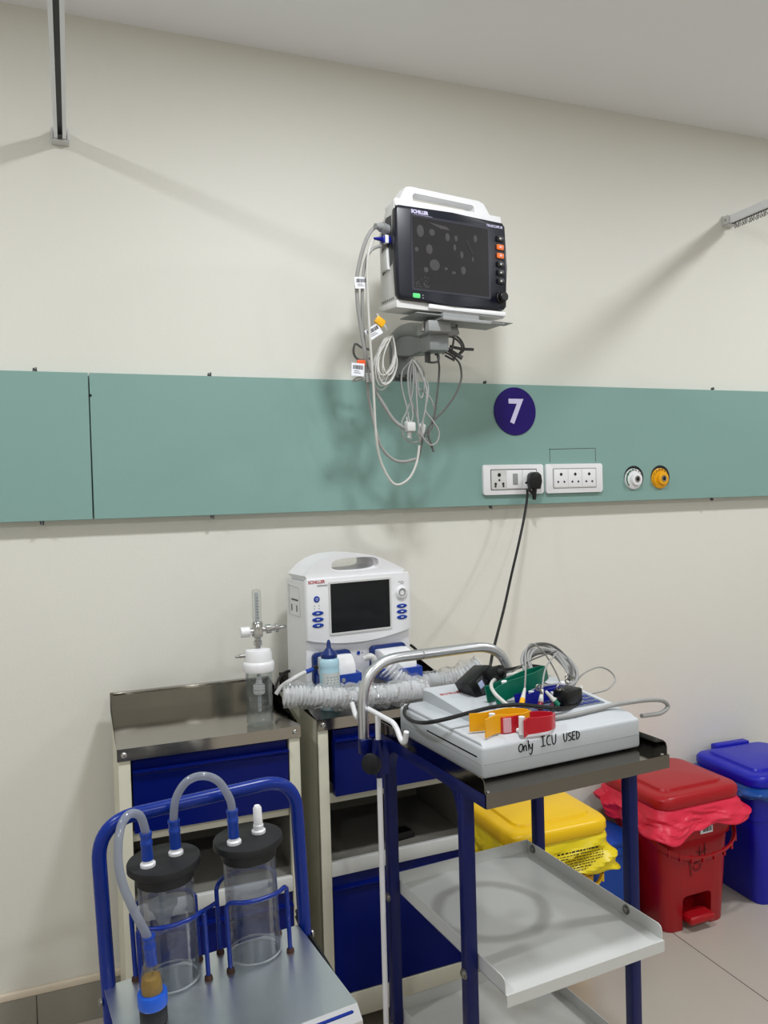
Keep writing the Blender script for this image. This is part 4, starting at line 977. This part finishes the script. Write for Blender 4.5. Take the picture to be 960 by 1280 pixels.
def jar(J, label, floater, marks):
    t = thing('suction_jar', label, 'suction jar', sw((J[0], J[1], .0006)), rot=SE)
    m = MB(); m.lathe([(.0405, 0), (.0425, .002), (.0425, .183), (.0408, .183), (.0408, .005), (.001, .004)], n=56); m.build('cylinder', M_clear2, t)
    m = MB(); m.tube([(.0424*cos(2*pi*k/48), .0424*sin(2*pi*k/48), .0045) for k in range(48)], .0016, 8, closed=True); m.build('base_ring', M_milky, t)
    m = MB(); m.lathe([(.036, .160), (.0435, .1605), (.0445, .162), (.0445, .1795), (.0545, .1810), (.0560, .1825), (.0560, .1905), (.0550, .1925), (.002, .1932)], n=64); m.build('lid', M_rubber, t, ang=30)
    for x, cap in ((-.026, 0), (.020, 0 if floater else 1)):
        y = -.012 if x < 0 else .004
        m = MB(); m.lathe([(.0115, .192), (.0115, .197), (.0085, .199), (.0085, .206), (.006, .208), (.0055, .222)], (x, y, 0), n=20); s_ = m.build('spout', M_white, t)
        if cap:
            m = MB(); m.lathe([(.0075, .206), (.0070, .234), (.0045, .238), (.0035, .237)], (x, y, 0), n=18); m.build('spout_cap', M_white, s_)
    if floater:
        m = MB(); m.lathe([(.009, .158), (.009, .145), (.006, .143), (.006, .128)], (-.006, 0, 0), n=18); m.lathe([(.008, .128), (.022, .126), (.022, .120), (.018, .117), (.004, .080), (.001, .078)], (-.006, 0, 0), n=28); m.build('float_valve', M_milky, t)
        m = MB(); m.box(-.010, -.002, -.0095, -.0085, .150, .157); m.build('float_mark', M_ink, t)
    else:
        m = MB()
        for k in range(12):
            a = radians(200); z = .03+k*.011
            m.box(.0427*cos(a)-.0004, .0427*cos(a)+.0004, .0427*sin(a)-.004, .0427*sin(a)+.002, z, z+.0012)
        m.build('scale_marks', mat('faded_red_print', (128, 84, 80), .6), t)
    return t
jar(J1, 'left suction jar with white float inside, black lid and two tubes', 1, 0)
jar(J2, 'right suction jar with white capped spout on black lid', 0, 1)

M_silicone = clear_mat('grey_silicone_tube', (216, 221, 230), .22, .14, .52, hazecol=(184, 190, 204))
def sil_tube(label, pts, ends):
    P = [sw(q) for q in crom(pts, 8)]; o = P[0].copy()
    t = thing('silicone_tube', label, 'tube', o)
    m = MB(); m.tube([q-o for q in P], .0064, 14); m.build('tube', M_silicone, t)
    for (a, b) in ends:
        a, b = sw(a)-o, sw(b)-o; d = (b-a).normalized(); L = (b-a).length
        m = MB(); m.lathe([(.0086, 0), (.0086, L*.55), (.0092, L*.58), (.0092, L*.66), (.0084, L*.7), (.0084, L*.86), (.0094, L*.9), (.0094, L)], a, d, 20); m.build('blue_connector', M_blue, t)
a1 = (J1[0]-.026, J1[1]-.012, .203)
a2 = (J1[0]+.020, J1[1]+.004, .203)
a3 = (J2[0]-.026, J2[1]-.012, .203)
up = lambda p, d: (p[0], p[1], p[2]+d)
sil_tube('silicone tube from left jar down to the small filter bottle',
         [up(a1, .03), up(a1, .042), (-.262, -.056, .276), (-.279, -.066, .286), (-.294, -.080, .274), (-.302, -.095, .240), (-.300, -.106, .205), (-.288, -.115, .165), (-.274, -.120, .128), (-.271, -.12, .112)],
         [(a1, up(a1, .042)), ((-.270, -.12, .084), (-.2715, -.12, .126))])
sil_tube('arched silicone tube joining the two suction jars',
         [up(a2, .03), up(a2, .045), (-.203, -.032, .280), (-.186, -.035, .304), (-.162, -.039, .310), (-.138, -.042, .298), (-.122, -.045, .268), up(a3, .045), up(a3, .03)],
         [(a2, up(a2, .045)), (a3, up(a3, .045))])
fb = thing('filter_bottle', 'small filter bottle with yellow-brown filling in a blue ring', 'filter bottle', sw((-.272, -.12, .0005)), rot=SE)
MB().lathe([(.018, 0), (.0195, .002), (.0195, .026), (.018, .028)], n=32).build('base', M_rubber, fb)
MB().lathe([(.0202, .024), (.0212, .026), (.0212, .042), (.0202, .044), (.017, .044)], n=32).build('collar', mat('bright_blue_plastic', (24, 92, 210), .35), fb)
MB().lathe([(.0165, .04), (.0165, .058), (.012, .080), (.008, .086), (.0075, .092)], n=28).build('glass', M_clear, fb)
MB().lathe([(.0148, .030), (.0148, .056), (.013, .066), (.002, .070)], n=24).build('filling', mat('yellow_brown_filling', (150, 116, 40), .7, var=.4, scale=120, bump=.3), fb)

# ------------------------------------------------------------------ pedal bins
M_bagred = mat('crinkled_red_film', (226, 40, 72), .38, var=.04, scale=20, sub=.0, bump=.12, bscale=50)
M_bagyel = mat('crinkled_yellow_film', (240, 216, 24), .34, var=.04, scale=20, bump=.12, bscale=50)
M_bagblue = mat('crinkled_blue_film', (24, 74, 150), .3, var=.06, scale=20, bump=.12, bscale=50)
def loop_rr(hx, y0, y1, r, n, z):
    P = rrect(-hx, hx, y0, y1, r, 10); P = [Vector((a, b, z)) for a, b in P]
    L = [0]
    for i in range(len(P)): L.append(L[-1]+(P[(i+1) % len(P)]-P[i]).length)
    out = []; j = 0
    for k in range(n):
        s = L[-1]*k/n
        while L[j+1] < s: j += 1
        out.append(P[j].lerp(P[(j+1) % len(P)], (s-L[j])/(L[j+1]-L[j]+1e-9)))
    return out
def bin_(loc, rz, mcol, bag, label, pedal=True, handle=True, bail=1., drop=(.10, .05)):
    """origin: centre of the front foot line, +y runs to the wall"""
    t = thing('pedal_bin', label, 'waste bin', loc, rz)
    m = MB(); N = 72
    sec = []
    for z, hx, y0, y1, r in ((0, .116, 0, .215, .03), (.004, .119, -.002, .217, .032), (.26, .136, -.012, .235, .035), (.285, .139, -.014, .237, .035), (.290, .146, -.020, .244, .036), (.400, .152, -.025, .250, .036), (.410, .154, -.027, .252, .036)):
        sec.append([m.v(p) for p in loop_rr(hx, y0, y1, r, N, z)])
    m.skin(sec)
    body = m.build('bin_body', mcol, t)
    if pedal:                                          # recess for the pedal cut through the foot
        c_ = MB(); c_.prism(rrect(-.058, .058, -.10, .108, .016), 'xz', -.05, .075); cu = c_.build('pedal_recess_cutter', mcol, None); cu.parent = t
        md = body.modifiers.new('recess', 'BOOLEAN'); md.object = cu; md.operation = 'DIFFERENCE'; md.solver = 'EXACT'
        bpy.context.view_layer.update()
        me = bpy.data.meshes.new_from_object(body.evaluated_get(bpy.context.evaluated_depsgraph_get()))
        body.modifiers.clear(); body.data = me; me.shade_smooth(); me.set_sharp_from_angle(angle=radians(40))
        bpy.data.objects.remove(cu)
        m = MB(); m.box(-.050, .050, -.034, .03, .024, .050, .009, 3)
        for k in range(4): m.box(-.040, .040, -.028+k*.010, -.024+k*.010, .049, .052, .001)
        m.box(-.02, .02, .02, .075, .03, .045, .003); m.build('pedal', mcol, t)
    # lid: rounded plate, rolled edge, raised middle
    m = MB(); sec = []
    for z, g, y0 in ((.408, .002, -.0), (.408, .010, -.0), (.418, .013, 0), (.436, .012, 0), (.444, .006, 0), (.447, -.004, 0)):
        sec.append([m.v(p) for p in loop_rr(.154+g, -.030-g, .256+g*.6, .045, N, z)])
    sec.append([m.v(p) for p in loop_rr(.126, -.002, .235, .03, N, .449)])
    sec.append([m.v(p) for p in loop_rr(.122, .002, .231, .028, N, .456)])
    sec.append([m.v(p) for p in loop_rr(.104, .020, .216, .02, N, .459)])
    m.skin(sec); ld = m.build('lid', mcol, t)
    m = MB()
    m.box(-.075, .075, .235, .268, .425, .464, .006)
    m.build('lid_hinge', mcol, ld)
    if handle:
        m = MB(); pts = []
        for k in range(25):
            a = pi*k/24; x = -.170*cos(a); y = -.034-.02*sin(a)**.6+.085*(1-sin(a))**1.5; z = .345-.100*bail*sin(a)**.7
            pts.append((x, y, z))
        m.tube(pts, .0125, 8, flat=(.42, 1.))
        for k in range(3, 22, 2):
            q = Vector(pts[k]); m.box(q.x-.003, q.x+.003, q.y-.0085, q.y, q.z-.011, q.z+.011)
        for s in (-1, 1): m.cyl((s*.148, .052, .345), (s*.175, .052, .345), .015, n=16)
        m.build('bail_handle', mcol, t)
    if bag:
        ln = thing('bin_liner', label.split(' pedal')[0]+' film liner folded over the rim of its bin', 'bin bag', loc, rz)
        m = MB(); N2 = 220; rng = []
        for j in range(15):
            u = j/14; ring = []
            P = loop_rr(.1555, -.0285, .2535, .037, N2, 0)
            for i, p_ in enumerate(P):
                c_ = Vector((0, .113, 0)); d = (p_-c_); d.z = 0; d.normalize()
                cor = abs(d.x*d.y)*2
                q = Vector((p_.x*6, p_.y*6, 3.1*loc[0]))
                dr = drop[0]+drop[1]*noise.noise(q)+.02*noise.noise(q*3)
                if d.y > .5: dr *= .6
                fl = .004+(.016+.030*max(0, cor-.55)*2.2)*u**.8
                rv = lambda s_, k_: .42-abs(noise.noise(Vector((p_.x*s_+u*k_, p_.y*s_-u*k_*.6, u*k_*.8+loc[0]*3))))*1.6
                w = (rv(6.5, 1.2)*.026+rv(14, -2.5)*.010+rv(34, 4)*.0025)*min(1, u*2.2)
                ring.append(m.v((p_.x+d.x*(fl+w), min(p_.y+d.y*(fl+w), .262), .4075-dr*u)))
            rng.append(ring)
        for a, b in zip(rng[:-1], rng[1:]):
            for k in range(N2): m.f([a[k], a[(k+1) % N2], b[(k+1) % N2], b[k]])
        lo = m.build('film', bag, ln, ang=14)
        sd = lo.modifiers.new('thickness', 'SOLIDIFY'); sd.thickness = .0009; sd.offset = 1
        return t, ln
    return t, None
rb, rl = bin_((1.806, -.305, 0), 1.0, M_binred, M_bagred, 'red pedal bin', drop=(.070, .05)); lab(rb, 'red pedal bin with red film liner, right of the trolley'); lab(rl, 'crinkled red film liner hanging out of the red bin')
yb, yl = bin_((1.262, -.350, 0), 0, M_binyel, M_bagyel, 'yellow pedal bin', drop=(.105, .02)); lab(yb, 'yellow pedal bin with printed yellow liner, behind the trolley'); lab(yl, 'yellow printed film liner hanging over the yellow bin rim')
bb, bl_ = bin_((2.200, -.300, 0), -2, M_binblue, M_bagblue, 'blue pedal bin', handle=False, drop=(.045, .03)); lab(bb, 'blue pedal bin at the right edge, beside the red bin'); lab(bl_, 'dark blue film liner showing under the blue bin lid')
# marks on the red bin
m = MB(); m.box(.001, .050, -.0262, -.0215, .3045, .3275, .0003); stk = m.build('barcode_label', M_paper, rb)
m = MB(); x = .010
while x < .046:
    d = random.choice((.0012, .002, .003)); m.box(x, x+d, -.0268, -.0258, .310, .324); x += d+random.choice((.0015, .002))
m.build('barcode', M_ink, stk)
m = MB()
for pts in ([(-.035, .225), (-.030, .200), (-.028, .170)], [(-.032, .215), (-.012, .208), (.008, .215)], [(.006, .262), (.008, .235), (.010, .212)], [(-.006, .245), (.016, .238), (.030, .250)], [(.026, .270), (.028, .245), (.030, .225)], [(-.020, .200), (-.010, .185), (.006, .190), (.012, .205)]):
    m.tube(crom([(a, -.0125-(.004 if b > .245 else 0), b) for a, b in pts], 4), .0011, 6)
m.build('pen_marks', M_ink, rb)
# print on the yellow liner: lines too small to read
m = MB(); random.seed(5)
def dash(z, x0, x1, h, y):
    x = x0
    while x < x1:
        w = random.uniform(.004, .012); m.box(x, min(x+w, x1), y-.0006, y, z, z+h); x += w+random.uniform(.002, .004)
for k in range(11):
    z = .375-k*.0075; dash(z, -.03, .125 if k != 0 else .11, .0045 if k == 0 else .0022, -.0535-.0004*k)
m.build('liner_print', M_ink, yl)
# the smaller blue tub between them
sb = thing('blue_tub', 'small plain blue tub between the yellow and red bins', 'tub', (1.565, -.235, 0))
m = MB(); sec = []
for z, hx, y0, y1, r in ((0, .098, 0, .185, .04), (.005, .100, -.002, .187, .04), (.235, .088, .010, .175, .04), (.240, .092, .006, .179, .04), (.262, .090, .008, .177, .04), (.268, .084, .014, .171, .038)):
    sec.append([m.v(p) for p in loop_rr(hx, y0, y1, r, 60, z)])
m.skin(sec); m.build('tub_body', M_binblue2, sb)
m = MB(); sec = []
for z, g in ((.266, 0), (.272, .003), (.280, .002), (.285, -.006)): sec.append([m.v(p) for p in loop_rr(.090+g, .008-g, .177+g, .04, 60, z)])
m.skin(sec); m.build('tub_lid', M_binblue2, sb)

# ------------------------------------------------------------------ light and camera
PW = .645
for x, y, e in ((-.93, -1.15, 24), (.75, -1.15, 30), (2.71, -1.15, 30), (-.93, -3.6, 24), (.75, -3.6, 30), (2.71, -3.6, 30)): downlight(x, y, e*PW)
w = bpy.data.worlds.new('room_air'); SC.world = w; w.use_nodes = True
w.node_tree.nodes['Background'].inputs[0].default_value = (.5, .5, .5, 1); w.node_tree.nodes['Background'].inputs[1].default_value = .3

cam = bpy.data.cameras.new('camera'); co_ = bpy.data.objects.new('camera', cam); COL.objects.link(co_)
yaw, pit, rol = 0.3713963213462604, -0.02238495750595988, -0.027345042615101536
f = Vector((sin(yaw)*cos(pit), cos(yaw)*cos(pit), sin(pit))); r_ = Vector((cos(yaw), -sin(yaw), 0)); u_ = r_.cross(f)
r2 = cos(rol)*r_+sin(rol)*u_; u2 = -sin(rol)*r_+cos(rol)*u_
Rm = Matrix((r2, u2, -f)).transposed()
co_.matrix_world = Matrix.Translation((0, -2.3043614725866233, 1.4012944595056804)) @ Rm.to_4x4()
cam.sensor_fit = 'VERTICAL'; cam.sensor_height = 36; cam.lens = 36*1001.312/1280; cam.clip_start = .02
SC.camera = co_
SC.view_settings.view_transform = 'Standard'; SC.view_settings.look = 'None'; SC.view_settings.gamma = 1; SC.view_settings.exposure = 0
SC.view_settings.use_curve_mapping = False
